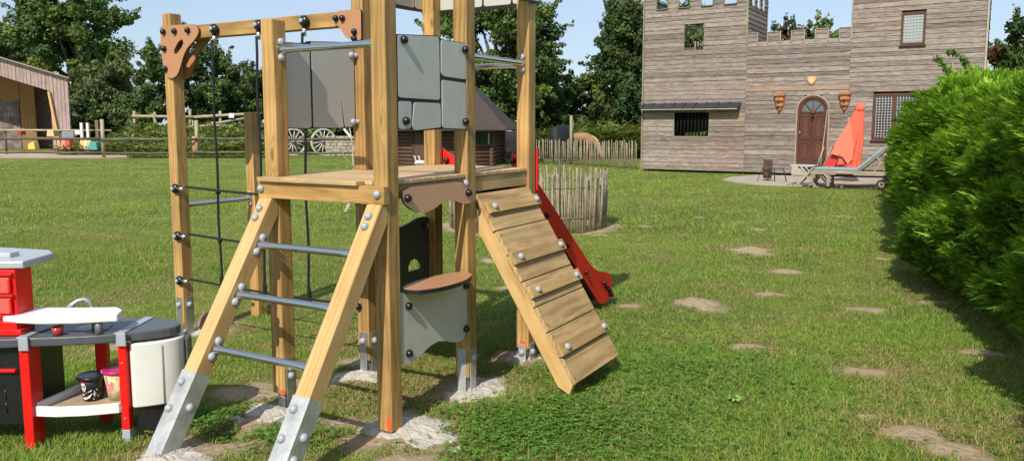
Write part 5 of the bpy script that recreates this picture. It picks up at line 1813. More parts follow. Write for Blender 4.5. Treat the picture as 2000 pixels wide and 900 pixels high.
px_tree('dense dark bush behind the short bar post', 490, 130, 128, 290, 54, DRK, 24000, .15, 6, nclump=70, trunk=.16, kind_name='bush', cat='bush')
px_tree('bush behind the wagon wheels', 600, 190, 205, 305, 44, DRK + GRN, 14000, .15, 7, nclump=60, trunk=.12, kind_name='bush', cat='bush', ry=1.0)
px_tree('bush between the wagon wheels and the log cabin', 735, 150, 200, 310, 45, DRK, 9000, .16, 8, nclump=40, trunk=.12, kind_name='bush', cat='bush', ry=1.0)
px_tree('large leafy tree framed by the tower posts behind the cabin', 968, 205, -45, 265, 38, GRN + DRK, 62000, .13, 9, nclump=130, trunk=.3, clump=.19, lobes=[(2.0, 0, 6.2, 1.1, 14), (2.2, 0, 4.6, .8, 10), (-2.6, 0, 6.4, .7, 8)])
px_tree('dark green bush right of the tower, under the open sky', 1080, 130, 150, 300, 41, DRK + GRN, 21000, .14, 10, nclump=70, trunk=.14, kind_name='bush', cat='bush')
px_tree('low bush behind the horses', 1150, 130, 140, 300, 43, DRK + GRN, 19000, .15, 11, nclump=70, trunk=.14, kind_name='bush', cat='bush')
px_tree('tall dark tree touching the left edge of the castle', 1232, 128, -30, 300, 40, DRK, 60000, .125, 12, nclump=140, trunk=.28, clump=.30)
px_tree('small tree seen through the castle tower battlements', 1330, 150, 15, 290, 40, DRK + GRN, 18000, .16, 13, nclump=70, trunk=.2, clump=.24)
px_tree('yellow-green treetop above the castle wall on the right', 1585, 95, 36, 200, 42, YEL + GRN, 11000, .13, 14, nclump=150, trunk=.1, clump=.16)
px_tree('brownish treetop above the castle wall on the left', 1525, 75, 40, 200, 42, REDD + DRK, 8000, .13, 15, nclump=120, trunk=.1, clump=.16)
px_tree('treetop peeping out beside the right castle tower', 1650, 60, 62, 200, 43, GRN, 5000, .13, 16, nclump=80, trunk=.1, clump=.16)
px_tree('dark reddish hawthorn right of the castle', 1990, 150, 8, 300, 24, REDD + DRK + GRN, 26000, .085, 17, nclump=80, trunk=.14, clump=.28)


# weeds: rough strip between lawn and bushes
def weeds(name, label, poly_pts, n, hmin, hmax, cols, seed, wid=.05, z=lambda x, y: 0 * x):
    rg = np.random.default_rng(seed)
    (x0, x1, y0, y1) = poly_pts
    x = x0 + (x1 - x0) * rg.random(n); y = y0 + (y1 - y0) * rg.random(n)
    den = fbm(x, y, 1.3, seed)
    H = (hmin + (hmax - hmin) * rg.random(n)) * (.45 + 1.1 * den)
    az = rg.random(n) * 6.28; ln = H * (.2 + .9 * rg.random(n)); H = H * .6; W = wid * (.6 + .8 * rg.random(n))
    zb = z(x, y) + H * 1.1 * rg.random(n)
    base = np.stack([x, y, zb], 1)
    wv = np.stack([np.cos(az + 1.6) * W, np.sin(az + 1.6) * W, rg.normal(size=n) * W * .3], 1)
    tip = base + np.stack([np.cos(az) * ln, np.sin(az) * ln, H * (.05 + .5 * rg.random(n))], 1)
    mid = (base + tip) / 2
    V = np.stack([base, mid + wv, tip, mid - wv], 1).reshape(-1, 3)
    F = np.arange(n * 4).reshape(-1, 4)
    cc = np.array(cols); c = cc[rg.integers(0, len(cc), n)] * (.6 + .8 * rg.random(n))[:, None]
    np_obj(name, V, F, M['leaf'], np.repeat(c, 4, 0), loc=(0, 0, 0), label=label, cat='weeds', kind='stuff')


WEED = [(.15, .21, .05), (.19, .25, .065), (.11, .17, .04), (.22, .24, .08)]


def bank_h(x, y):
    return 1.05 * np.clip((y - 42.0) / 5.5, 0, 1) * np.clip((x + 24.5) / 2, 0, 1) * np.clip((-12.5 - x) / 2, 0, 1)


bx_ = np.linspace(-27, -10, 50); by_ = np.linspace(41, 60, 40)
BX, BY = np.meshgrid(bx_, by_); BZ = bank_h(BX, BY) - .03 + .0 * BX
V = np.stack([BX.ravel(), BY.ravel(), BZ.ravel()], 1); i_ = (np.arange(39)[:, None] * 50 + np.arange(49)[None]).ravel()
np_obj('grassy_bank', V, np.stack([i_, i_ + 1, i_ + 51, i_ + 50], 1), mg, np.zeros((len(V), 3)), loc=(0, 0, 0), smooth=True, kind='structure')
weeds('bank_weeds', 'tall rough weeds on the bank behind the rail fence', (-24, -12.5, 41.2, 50), 42000, .2, .8, WEED, 5, .055, bank_h)
weeds('paddock_weeds', 'yellow-green nettles and grass behind the paling fence', (-1, 6, 37.2, 41.0), 26000, .6, 1.7, WEED + [(.22, .27, .06)], 6, .045)
weeds('fence_weeds', 'ragged grass growing along the foot of the rail fence', (-18.5, -12, 37.5, 38.4), 3500, .08, .25, WEED, 7, .03)
weeds('cabin_weeds', 'low plants along the bushes beside the wagon wheels', (-13.5, -4, 42.6, 44), 8000, .15, .6, WEED + DRK, 8, .04)

# ------------------------------------------------------------------ cypress hedge
def hface(y):
    return np.interp(y, [-1, 3.0, 5.04, 5.5, 6.65, 7.73, 9.84, 20, 24], [1.35, 2.55, 3.37, 3.49, 3.80, 4.17, 5.02, 9.85, 11.7])


HG = empty('cypress_hedge', (6.2, 11, 0), 0, 'long bright green cypress hedge along the right side of the lawn', 'hedge')


def hedge_pts(n, y0, y1, rg):
    """points on the lawn-side face and top with outward normals"""
    # choose param along, then around profile
    y = y0 + (y1 - y0) * rg.random(n)
    t_ = rg.random(n)
    Hh = 1.70 + .016 * y + (vn(y, y * 0, .9, 3) - .5) * .26 - .5 * np.clip((y - 18.8) / 1.4, 0, 1)
    xf = hface(y)
    face = t_ < .62
    z = np.where(face, .12 + (Hh - .12) * (t_ / .62), Hh)
    q = z / Hh
    bulge = -.04 + .26 * (np.clip(.45 - q, 0, 1) * 1.6) ** 1.5 + .62 * np.clip(q - .60, 0, 1) ** 1.4 * 1.6
    xin = np.where(face, bulge, .30 + (t_ - .62) / .38 * 1.15)
    # uneven skin
    bump = (fbm(y * 1.0, z * 1.9, .62, 13, 4) - .5) * .85
    x = xf + xin + bump * np.where(face, 1, .1)
    z = z + np.where(face, 0, bump * .9)
    nx_ = np.where(face, -.92, -.15); nz_ = np.where(face, .18 + .5 * np.clip(q - .6, 0, 1), .95)
    nrm = np.stack([nx_, np.where(face, .38, .06) * -0 + .30 * face, nz_], 1)
    return np.stack([x, y, z], 1), nrm, bump


def hedge_part(n, y0, y1, size, ns, seed):
    rg = np.random.default_rng(seed)
    p, nrm, bump = hedge_pts(n, y0, y1, rg)
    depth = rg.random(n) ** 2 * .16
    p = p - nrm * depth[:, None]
    # each spray points outwards, forward to the lawn and slightly up, side twigs in a flat fan
    d = nrm * (.55 + .3 * rg.random(n))[:, None] + np.array([-.30, -.35, .16]) + rg.normal(size=(n, 3)) * .33
    d /= np.linalg.norm(d, axis=1)[:, None]
    sd = np.cross(d, np.array([0, 0, 1.0]) + rg.normal(size=(n, 3)) * .45); sd /= np.linalg.norm(sd, axis=1)[:, None]
    Ls = size * (.6 + .8 * rg.random(n))
    u = rg.random(n)
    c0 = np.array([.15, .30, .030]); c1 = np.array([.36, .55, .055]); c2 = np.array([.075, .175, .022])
    mixv = np.clip(u * .7 + bump * 1.6 - depth * 2.4 + .30, 0, 1)[:, None]  # deeper and hollow sprays get darker greens, painting in the shade of gaps
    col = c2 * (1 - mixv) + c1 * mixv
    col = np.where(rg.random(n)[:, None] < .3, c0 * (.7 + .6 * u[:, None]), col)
    Vs, Cs2 = [], []
    for k in range(ns):
        f = (k // 2 + 1) / (ns / 2 + 1); s_ = 1 if k % 2 else -1
        o_ = p + d * (Ls * f * .75)[:, None]
        tw = d * .75 + sd * s_ * (.75 - .35 * f) + rg.normal(size=(n, 3)) * .12
        ll = Ls * (.55 - .30 * f)
        tp = o_ + tw * ll[:, None]
        wv = np.cross(tw, sd * .3 + np.array([0, 0, 1.0])); wv /= np.linalg.norm(wv, axis=1)[:, None] + 1e-6
        wv = wv * (ll * .10)[:, None]
        md_ = (o_ + tp) / 2
        Vs.append(np.stack([o_, md_ + wv, tp, md_ - wv], 1)); Cs2.append(np.repeat((col * (.85 + .35 * f))[:, None], 4, 1))
    o_ = p; tp = p + d * Ls[:, None]; wv = sd * (Ls * .07)[:, None]
    Vs.append(np.stack([o_, (o_ + tp) / 2 + wv, tp, (o_ + tp) / 2 - wv], 1)); Cs2.append(np.repeat(col[:, None], 4, 1))
    V = np.concatenate(Vs).reshape(-1, 3); C = np.concatenate(Cs2).reshape(-1, 3)
    V[:, 2] = np.maximum(V[:, 2], .02)
    return V, C


parts = [hedge_part(34000, 3.4, 7.5, .085, 12, 1), hedge_part(28000, 7.2, 12.5, .105, 10, 2), hedge_part(16000, 12.2, 20.3, .16, 8, 3), hedge_part(3500, 0.6, 3.6, .2, 4, 4), hedge_part(1500, 3.6, 20, .18, 12, 6)]
V = np.concatenate([q[0] for q in parts]); C = np.concatenate([q[1] for q in parts])
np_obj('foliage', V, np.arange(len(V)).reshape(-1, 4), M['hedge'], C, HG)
# far end cap of the hedge
rg = np.random.default_rng(5)
# dark inner mass of old twigs and brown needles
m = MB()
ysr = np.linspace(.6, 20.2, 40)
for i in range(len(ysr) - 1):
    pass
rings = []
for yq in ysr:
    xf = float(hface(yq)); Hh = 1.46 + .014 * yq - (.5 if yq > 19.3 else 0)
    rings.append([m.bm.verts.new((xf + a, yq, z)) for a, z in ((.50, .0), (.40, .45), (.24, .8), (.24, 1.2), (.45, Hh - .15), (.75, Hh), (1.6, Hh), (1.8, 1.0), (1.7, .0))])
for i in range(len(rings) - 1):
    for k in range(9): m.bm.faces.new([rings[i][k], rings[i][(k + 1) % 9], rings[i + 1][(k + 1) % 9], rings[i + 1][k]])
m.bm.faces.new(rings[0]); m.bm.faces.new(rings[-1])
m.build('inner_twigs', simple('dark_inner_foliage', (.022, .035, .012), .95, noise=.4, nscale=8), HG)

V, F, C = leaves(PLANT_IN, np.full(len(PLANT_IN), .11), 260, .07, np.random.default_rng(6), [(.16, .28, .05), (.10, .2, .04)], 1.5)
np_obj('window_plant', V, F, M['leaf'], C, label='small leafy green plant inside the low barred castle window', cat='plant')
# arching rose-like shoots over the hedge
sh = empty('arching_shrub', (8.3, 16.0, 1.9), 0, 'leafy arching shoots sticking out of the top of the hedge', 'shrub')
stems = MB(); LV, LC = [], []
rg = np.random.default_rng(8)
for (pts, ) in (([(1885, 190), (1865, 165), (1850, 140), (1835, 118), (1826, 112)],), ([(1880, 175), (1905, 150), (1885, 118), (1865, 104), (1850, 100)],), ([(1900, 175), (1893, 140), (1880, 115)],), ([(1860, 180), (1853, 165), (1848, 158)],)):
    Yd = 14.5
    P3 = [at(a, b_, Yd) for a, b_ in pts]
    stems.tube(P3, [.014, .011, .009, .006, .003][:len(P3)], 6)
    for i in range(len(P3) - 1):
        for q in range(7):
            c = P3[i].lerp(P3[i + 1], q / 7)
            LV.append(tuple(c))
LV = np.array(LV)
V, F, C = leaves(LV, np.full(len(LV), .05), 420, .06, rg, [(.10, .19, .04), (.13, .22, .05)], 1.9)
np_obj('leaves', V, F, M['leaf'], C, sh)
stems.build('stems', M['bark'], sh)

# ------------------------------------------------------------------ rail fence
M['rail_w'] = wood('grey_fence_rail', (.17, .15, .09), (.11, .095, .06), (.06, .05, .03), knots=False)
M['rail_pale'] = wood('pale_pole', (.44, .39, .26), (.36, .31, .20), (.24, .20, .12), knots=False)
rf_ = empty('rail_fence', (-19.7, 37.7, 0), 0, 'low two rail wooden fence across the far left edge of the lawn', 'fence')
yf = 37.7
def xq(px, Y=yf): return (px - 1000) / 1527 * Y
for zz, r_ in ((.93, .065), (.27, .055)):
    pr = -62
    xs_ = [-30, xq(203), xq(386), xq(560), xq(700)]
    for i in range(len(xs_) - 1):
        m = MB(); n_ = 6
        m.tube([(xs_[i] + (xs_[i + 1] - xs_[i]) * k / n_, yf - .1, zz + random.uniform(-.02, .02) + (-.03 if i % 2 else 0)) for k in range(n_ + 1)], r_, 8); m.build('rail', M['rail_w'], rf_, grain=(1, 0, 0))
for px, top in ((203, 1.85), (386, 1.80), (-20, 1.7), (560, 1.5), (700, 1.5)):
    m = MB(); x = xq(px); m.tube([(x, yf + .05, -.05), (x + .01, yf + .05, top)], .085, 10); m.build('post', M['rail_pale'], rf_, grain=UP)
# rustic fence on the bank
bf = empty('bank_fence', (-20, 47, 1), 0, 'pale rustic pole fence on the weedy bank under the dark trees', 'fence')
Yb = 47.5
for seg, r_ in (([(258, 227), (380, 229)], .085), ([(380, 229), (430, 226), (505, 222)], .09), ([(262, 246), (330, 248)], .075), ([(330, 248), (430, 246), (500, 248)], .08), ([(405, 244), (480, 231)], .07), ([(420, 268), (480, 256)], .05)):
    m = MB(); m.tube([at(a, b_, Yb) for a, b_ in seg], r_, 8); m.build('rail', M['rail_pale'], bf, grain=(1, 0, 0))
for (a, ty, by) in ((262, 217, 252), (302, 219, 252), (371, 213, 262), (430, 217, 262), (500, 220, 262), (415, 238, 265)):
    m = MB(); q0, q1 = at(a + 1, by, Yb + .12), at(a, ty, Yb + .12); q0.z = min(q0.z, float(bank_h(np.array(q0.x), np.array(q0.y)))); m.tube([q0, q1], .085, 9); m.build('post', M['rail_pale'], bf, grain=UP)
for (a0, b0, a1, b1) in ((296, 222, 311, 250), (376, 235, 381, 268)):
    m = MB(); m.tube([at(a0, b0, Yb - .15), at(a1, b1, Yb - .15)], .05, 8); m.build('brace', M['rail_pale'], bf)
sg_ = MB(); c = at(452, 226, Yb - .2); sg_.box(c, (.30, .02, .27)); sg_.build('notice', simple('white_notice', (.8, .8, .78), .6), label='small blank white notice on the bank fence', cat='sign')
m = MB(); c = at(383, 285, 38.0); m.lathe([(.16, -.45), (.19, .0), (.18, .45), (.0, .46)], c, UP, 12); m.build('clay_pipe', simple('salmon_clay', (.55, .24, .13), .8, noise=.15), label='upright salmon clay pipe standing at the second rail fence post', cat='pipe')

# ------------------------------------------------------------------ open barn
BY_ = 48.0
barn = empty('open_barn', (-29, BY_, 0), 0, 'open-fronted timber barn with pinkish grey boards at the left edge', 'barn')
M['barn'] = wood('pinkish_barn_boards', (.43, .34, .30), (.36, .275, .24), (.24, .18, .155), knots=False, gy=8, var=.15)
M['ochre'] = simple('ochre_plywood', (.27, .15, .05), .8, noise=.15, nscale=.8)
M['plaster'] = simple('blotchy_plaster', (.20, .165, .145), .95, noise=.95, nscale=1.3)  # plaster and plywood colours darkened to carry the shade inside the barn
pitch = (5.62 - 4.41) / (30.96 - 26.92)
def roofz(x): return 4.41 + (-26.92 - x) * pitch
def fasz(x): return 3.61 + (-27.99 - x) * ((4.55 - 3.61) / 3.05)
x = -26.95
while x > -37:
    x1 = x - .222
    m = MB()
    if x > -27.95: zb0 = zb1 = .0
    else: zb0, zb1 = fasz(x), fasz(x1)
    m.prism([(x1 + .012, zb1), (x - .012, zb0), (x - .012, roofz(x)), (x1 + .012, roofz(x1))], (0, BY_ + random.uniform(0, .03), 0), (1, 0, 0), (0, 0, 1), 0, .03)
    m.build('board', M['barn'], barn, grain=UP); x = x1
m = MB(); m.prism([(-27.98, 3.60), (-28.10, 3.60), (-27.62, .0), (-27.45, .0)], (0, BY_ - .10, 0), (1, 0, 0), (0, 0, 1), 0, .12); m.build('slanted_post', simple('honey_post', (.60, .36, .13), .7, noise=.1), barn)
DB = V3((-.58, .81, 0))      # the barn runs back along this heading
def bwall(name, x0, x1, dep, z0, z1, mat, thick=.08):
    m = MB(); q = V3((0, BY_ + .06, 0)) + DB * dep
    m.prism([(x0, z0[0]), (x1, z0[1]), (x1, z1[1]), (x0, z1[0])], q, (1, 0, 0), (0, 0, 1), -thick, 0)
    return m.build(name, mat, barn)
m = MB(); sd_ = V3((-26.99, BY_ + .04, 0)); m.prism([(0, 0), (7.5, 0), (7.5, 4.3), (0, 4.3)], sd_, DB, UP, -.02, .06); m.build('side_wall', M['barn'], barn, grain=UP)
bwall('back_wall', -30.0, -26.9, 7.4, (0, 0), (4.6, 4.3), M['barn'])
bwall('plaster_wall', -38.0, -29.6, 5.2, (0, 0), (3.2, 3.2), M['plaster'])
bwall('plywood_lining', -29.65, -28.6, 5.2, (0, 0), (5.0, 4.8), M['ochre']); bwall('plywood_lining', -38.0, -29.6, 5.15, (3.2, 3.2), (6.8, 5.0), M['ochre'])
m = MB(); f0, f1 = V3((-38, BY_ - .35, roofz(-38) + .03)), V3((-26.65, BY_ - .35, roofz(-26.65) + .03)); g0, g1 = f0 + DB * 8, f1 + DB * 8
vs_ = [m.bm.verts.new(q) for q in (f0, f1, g1, g0)] + [m.bm.verts.new(q + UP * .07) for q in (f0, f1, g1, g0)]
for q in ((0, 1, 2, 3), (4, 5, 6, 7), (0, 1, 5, 4), (1, 2, 6, 5), (2, 3, 7, 6), (3, 0, 4, 7)): m.bm.faces.new([vs_[i] for i in q])
m.build('roof', simple('grey_fibre_roof', (.30, .27, .22), .9, noise=.2), barn)
m = MB(); m.beam((-31.2, BY_ + 5.0, 2.5), (-28.4, BY_ + 2, 2.55), .14, .14); m.build('tie_beam', M['rail_w'], barn)

# jumping gear, each piece a thing of its own
def jump_block(px, py, w_, h_, Y, mats, label, lean=0.0, cat='jump block', name='jump_block'):
    o = empty(name, (*at(px, py, Y)[:2], 0), 0, label, cat)
    c = at(px, py, Y)
    k = len(mats)
    for i, mt in enumerate(mats):
        x0, x1 = -w_ / 2 + w_ * i / k, -w_ / 2 + w_ * (i + 1) / k
        m = MB(); f_ = .78
        m.prism([(x0, 0), (x1, 0), (x1 * f_ + lean, h_), (x0 * f_ + lean, h_)], (c.x, c.y, max(.0, c.z)), (1, 0, 0), (0, 0, 1), -.22, .22)
        m.build('block_face', mt, o, bevel=.03)
    return o
wt_ = simple('chalky_white', (.66, .64, .60), .7, noise=.12); rdm = simple('faded_red', (.58, .10, .06), .7, noise=.15); ylw = simple('faded_yellow', (.68, .56, .10), .7, noise=.15); tea = simple('faded_teal', (.07, .32, .30), .7, noise=.15)
jump_block(133, 292, .40 * 1.3, .62, 41.5, [simple('faded_pink', (.66, .26, .22), .7), rdm], 'red and pink wedge shaped jump block behind the rail fence')
jump_block(172, 292, .70, .55, 41.6, [ylw, wt_, ylw], 'yellow and white jump block left of the teal one')
jump_block(186, 293, .45, .42, 41.2, [tea], 'teal green jump block beside the yellow one')
jump_block(66, 292, .42, .42, 44, [ylw], 'small yellow block in the shade of the barn')
jump_block(103, 267, .42, .33, 42.5, [simple('apricot', (.72, .46, .18), .7)], 'apricot box hung on the pole in front of the barn post', name='storage_box', cat='box')
jump_block(42, 264, .28, .25, 43.5, [simple('dark_red_box', (.35, .03, .03), .6)], 'small dark red box inside the barn', name='storage_box', cat='box')
for px, lb in ((162, 'left one of two white jump standards behind the fence'), (174, 'right one of two white jump standards behind the fence')):
    m = MB(); c = at(px, 292, 42.0); m.box((c.x, c.y, .85), (.13, .12, 1.7)); m.box((c.x, c.y, .06), (.5, .3, .1)); m.build('jump_standard', wt_, label=lb, cat='jump stand')
m = MB(); c = at(190, 250, 43); m.box((c.x, c.y, .9), (.16, .14, 1.9)); m.build('old_post', simple('brownish_post', (.20, .13, .09), .85, noise=.2), label='short brown weathered post behind the white jump standards', cat='post')
m = MB(); c = at(134, 264, 42.3); m.box((c.x, c.y, c.z), (.62, .16, .42)); m.build('folded_blanket', simple('grey_blanket', (.24, .26, .30), .95, noise=.15), label='grey blanket draped over the pole right of the barn post', cat='blanket')
m = MB(); c = at(152, 259, 42.3); m.box((c.x, c.y, c.z), (.28, .10, .22)); m.build('white_cloth', wt_, label='white cloth hanging on the pole beside the grey blanket', cat='cloth')
m = MB(); a, b_ = at(-20, 254, 42.4), at(218, 255, 42.4); m.tube([a, b_], .05, 8); m.build('hitching_pole', M['rail_pale'], label='long pale pole running level in front of the barn opening', cat='pole')
for px in (8, 118):
    m = MB(); c = at(px, 255, 42.45); m.tube([(c.x, c.y + .08, 0), (c.x, c.y + .08, c.z)], .06, 8); m.build('support_post', M['rail_w'], label='%s support post under the long pale pole' % ('leftmost' if px < 50 else 'right-hand'), cat='post')

# ------------------------------------------------------------------ log cabin
hc = V3(at(880, 322, 32.0)); hc.z = 0
hut = empty('log_cabin', hc, 0, 'low dark log cabin with a pointed felt roof behind the tower', 'cabin')
M['log'] = wood('dark_brown_log', (.16, .085, .055), (.11, .058, .038), (.055, .03, .02), knots=False, rough=.7)
M['felt'] = simple('brown_roof_felt', (.066, .048, .042), .95, noise=.22, nscale=5)
RB = 2.25
HA = [R(20 + 60 * k) for k in range(6)]
HV = [hc + V3((math.cos(a) * RB, math.sin(a) * RB, 0)) for a in HA]
for k in range(6):
    a, b_ = HV[k], HV[(k + 1) % 6]
    dv = (b_ - a).normalized()
    m = MB()
    for j in range(10):
        m.tube([a - dv * .12 + UP * (.075 + j * .145), b_ + dv * .12 + UP * (.075 + j * .145)], .078, 8)
    m.build('log_wall', M['log'], hut, grain=dv)
m = MB()
RE = 3.05; ring = [hc + V3((math.cos(a) * RE, math.sin(a) * RE, 1.36)) for a in HA]
ring2 = [v + UP * .05 for v in ring]
ap = m.bm.verts.new(hc + UP * 4.15)
v0 = [m.bm.verts.new(v) for v in ring]; v1 = [m.bm.verts.new(v) for v in ring2]
for k in range(6):
    m.bm.faces.new([v1[k], v1[(k + 1) % 6], ap]); m.bm.faces.new([v0[k], v0[(k + 1) % 6], v1[(k + 1) % 6], v1[k]])
m.bm.faces.new(v0[::-1])
m.build('roof', M['felt'], hut)
# window and door on the sides facing the viewer
def on_wall(px, py, depth_off=0.0):
    """ray hit on the nearest hexagon side"""
    d_ = at(px, py, 10) - V3((0, 0, CAM_H)); best = None
    for k in range(6):
        a, b_ = HV[k], HV[(k + 1) % 6]
        n_ = V3(((b_ - a).y, -(b_ - a).x, 0)).normalized()
        if n_.dot(d_) >= 0: continue
        t_ = ((a + n_ * (.085 + depth_off)) - V3((0, 0, CAM_H))).dot(n_) / d_.dot(n_)
        p_ = V3((0, 0, CAM_H)) + d_ * t_
        u_ = (p_ - a).dot((b_ - a).normalized()) / (b_ - a).length
        if -.05 <= u_ <= 1.05: best = (p_, (b_ - a).normalized(), n_)
    return best
hw_ = on_wall(944, 271)
if hw_:
    p_, u_, n_ = hw_
    fm = frame_from(u_, p_)
    m = MB(); m.box(p_, (.95, .06, .62), fm); wdo = m.build('window', M['log'], hut)
    m = MB(); m.box(p_ + n_ * .02, (.76, .05, .44), fm); m.build('pane', simple('cabin_glass', (.03, .035, .035), .1, spec=.8), wdo)
    m = MB(); m.box(p_ + n_ * .05 + u_ * .2, (.05, .03, .44), fm); m.build('mullion', simple('pale_mullion', (.4, .38, .33), .7), wdo)
hw_ = on_wall(822, 290)
if hw_:
    p_, u_, n_ = hw_
    fm = frame_from(u_, V3((p_.x, p_.y, .65)))
    m = MB(); m.box(fm.translation, (.80, .07, 1.30), fm); dd_ = m.build('door', M['log'], hut)
    for q in (-.38, .38):
        m = MB(); m.box(fm.translation + u_ * q + n_ * .03, (.09, .06, 1.34), fm); m.build('door_post', simple('dark_post', (.05, .035, .03), .8), dd_)
# white geese ornament pair by the cabin door
for (px, lb) in ((816, 'left white goose figure by the cabin door'), (824, 'right white goose figure by the cabin door')):
    c = at(px, 318, 29.4); c.z = 0
    m = MB(); m.tube([c + V3((-.12, 0, .12)), c + V3((-.04, 0, .17)), c + V3((.08, 0, .17)), c + V3((.16, 0, .14))], [.03, .085, .08, .02], 10)
    m.tube([c + V3((-.05, 0, .2)), c + V3((-.10, 0, .30)), c + V3((-.10, 0, .40)), c + V3((-.17, 0, .40))], [.05, .03, .035, .012], 8)
    m.tube([c + V3((0, .03, 0)), c + V3((0, .03, .12))], .012, 6); m.tube([c + V3((0, -.03, 0)), c + V3((0, -.03, .12))], .012, 6)
    m.build('goose_figure', wt_, label=lb, cat='garden figure')

# ------------------------------------------------------------------ wagon wheels
M['whl'] = simple('whitewashed_wheel', (.62, .58, .54), .8, noise=.15)
M['hubm'] = simple('purplish_hub', (.16, .12, .15), .7)
def wheel(px, label, prnt=None):
    c = at(px, 278, 40.5); r = .70; c.z = r + .01
    ax = V3((math.cos(R(-52)), math.sin(R(-52)), 0))
    o = empty('wagon_wheel', (c.x, c.y, 0), 0, label, 'wagon wheel', 'white spoked wagon wheels')
    fm = frame_from(ax, c).to_3x3()
    m = MB(); n_ = 36
    rings = []
    for k in range(n_):
        a = 2 * math.pi * k / n_
        e = fm @ V3((0, math.cos(a), math.sin(a)))
        rings.append([m.bm.verts.new(c + e * rr + ax * xx) for rr, xx in ((r, -.035), (r, .035), (r - .075, .035), (r - .075, -.035))])
    for k in range(n_):
        A, B = rings[k], rings[(k + 1) % n_]
        for q in range(4): m.bm.faces.new([A[q], A[(q + 1) % 4], B[(q + 1) % 4], B[q]])
    m.build('rim', M['whl'], o)
    for k in range(14):
        a = 2 * math.pi * k / 14 + .1
        e = fm @ V3((0, math.cos(a), math.sin(a)))
        m = MB(); m.tube([c + e * .08, c + e * .35, c + e * (r - .05)], [.028, .024, .020], 6); m.build('spoke', M['whl'], o)
    m = MB(); m.lathe([(.0, -.16), (.07, -.15), (.12, -.05), (.12, .05), (.08, .15), (0, .16)], c, ax, 14); m.build('hub', M['hubm'], o)
    return c
w1 = wheel(573, 'left spoked wagon wheel, partly behind the wooden post')
w2 = wheel(632, 'right spoked wagon wheel under the grey panel')
m = MB(); m.tube([w1 + V3((.1, .2, 0)), w2 + V3((-.1, .2, 0))], .035, 8); m.build('axle', M['rail_w'], label='rusty brown axle between the two wagon wheels', cat='axle')
# low dry stone wall
sw = []
rg_ = random.Random(4)
m = MB()
base_ = at(672, 306, 40.0); base_.z = 0
for j in range(6):
    x = -.9
    while x < 1.1:
        w_ = rg_.uniform(.22, .46)
        m.box(base_ + V3((x + w_ / 2, rg_.uniform(-.05, .05), .09 + j * .17)), (w_ - .02, .4, .155), Matrix.Rotation(rg_.uniform(-.06, .06), 4, 'Y')); x += w_
m.build('stone_wall', simple('pale_rubble_stone', (.38, .33, .26), .95, noise=.35, nscale=4), label='short dry stone wall right of the wagon wheels', cat='wall', bevel=.02)
m = MB()
for (a0, b0, a1, b1) in ((672, 252, 698, 285), (700, 248, 690, 300)): m.tube([at(a0, b0, 39.2), at(a1, b1, 39.0)], .06, 8)
m.build('leaning_poles', M['whl'], label='pale bare poles leaning on the stone wall', cat='poles', kind='stuff')

# sapling
sap = empty('bare_sapling', ground_at(675, 416), 0, 'thin leafless sapling seen under and behind the deck', 'sapling')
m = MB(); q = [ground_at(675, 416), at(686, 390, 14.0), at(697, 365, 14.1), at(690, 320, 14.2), at(688, 280, 14.3), at(683, 250, 14.3)]
m.tube(q, [.045, .032, .022, .016, .012, .008], 8)
m.tube([at(693, 340, 14.1), at(705, 318, 14.1), at(722, 300, 14.0)], [.012, .008, .004], 6); m.tube([at(690, 325, 14.1), at(672, 305, 14.2), at(665, 285, 14.2)], [.010, .007, .004], 6)
m.tube([at(688, 280, 14.3), at(698, 262, 14.3), at(703, 245, 14.3)], [.009, .006, .003], 6); m.tube([at(675, 412, 13.95), at(680, 402, 13.95), at(684, 410, 13.9)], [.02, .016, .01], 6)
m.build('stem', simple('pale_bark', (.42, .36, .24), .85, noise=.2), sap)

# ------------------------------------------------------------------ chestnut paling
M['pale'] = wood('chestnut_paling', (.44, .38, .28), (.35, .29, .20), (.20, .155, .10), knots=False, gy=18, var=.3)


def paling(m, p, h, r, rgn, lean=.03):
    a, b_ = rgn.uniform(-lean, lean), rgn.uniform(-lean, lean)
    k = rgn.uniform(.8, 1.2)
    m.tube([p, p + V3((a * .5 + rgn.uniform(-.008, .008), b_ * .5, h * .5)), p + V3((a, b_, h * .96)), p + V3((a, b_, h))], [r * k, r * k * .95, r * .85, r * .35], 5)


rgn = random.Random(9)
m = MB()
pl_pts = [V3((-4.2, 34.3, 0)), V3((-.32, 32.9, 0)), V3((.94, 32.2, 0)), V3((2.48, 30.9, 0)), V3((4.50, 27.95, 0))]
wires = []
for i in range(len(pl_pts) - 1):
    a, b_ = pl_pts[i], pl_pts[i + 1]
    n_ = int((b_ - a).length / .088)
    for k in range(n_):
        p_ = a.lerp(b_, k / n_); paling(m, p_, rgn.uniform(.92, 1.04), .019, rgn, .035)
fe = empty('paling_fence', pl_pts[2], 0, 'long chestnut paling fence between cabin and castle', 'fence')
m.build('palings', M['pale'], fe)
m = MB()
for z in (.25, .82):
    m.tube([q + UP * z for q in pl_pts], .006, 4)
m.build('wires', M['iron'], fe)
m = MB(); c = ground_at(1115, 321); m.tube([V3((c.x, c.y, 0)), V3((c.x, c.y, 1.95))], .062, 10); m.build('tall_post', M['moss_trim'], label='tall round post at the paling fence in front of the black horse', cat='post')

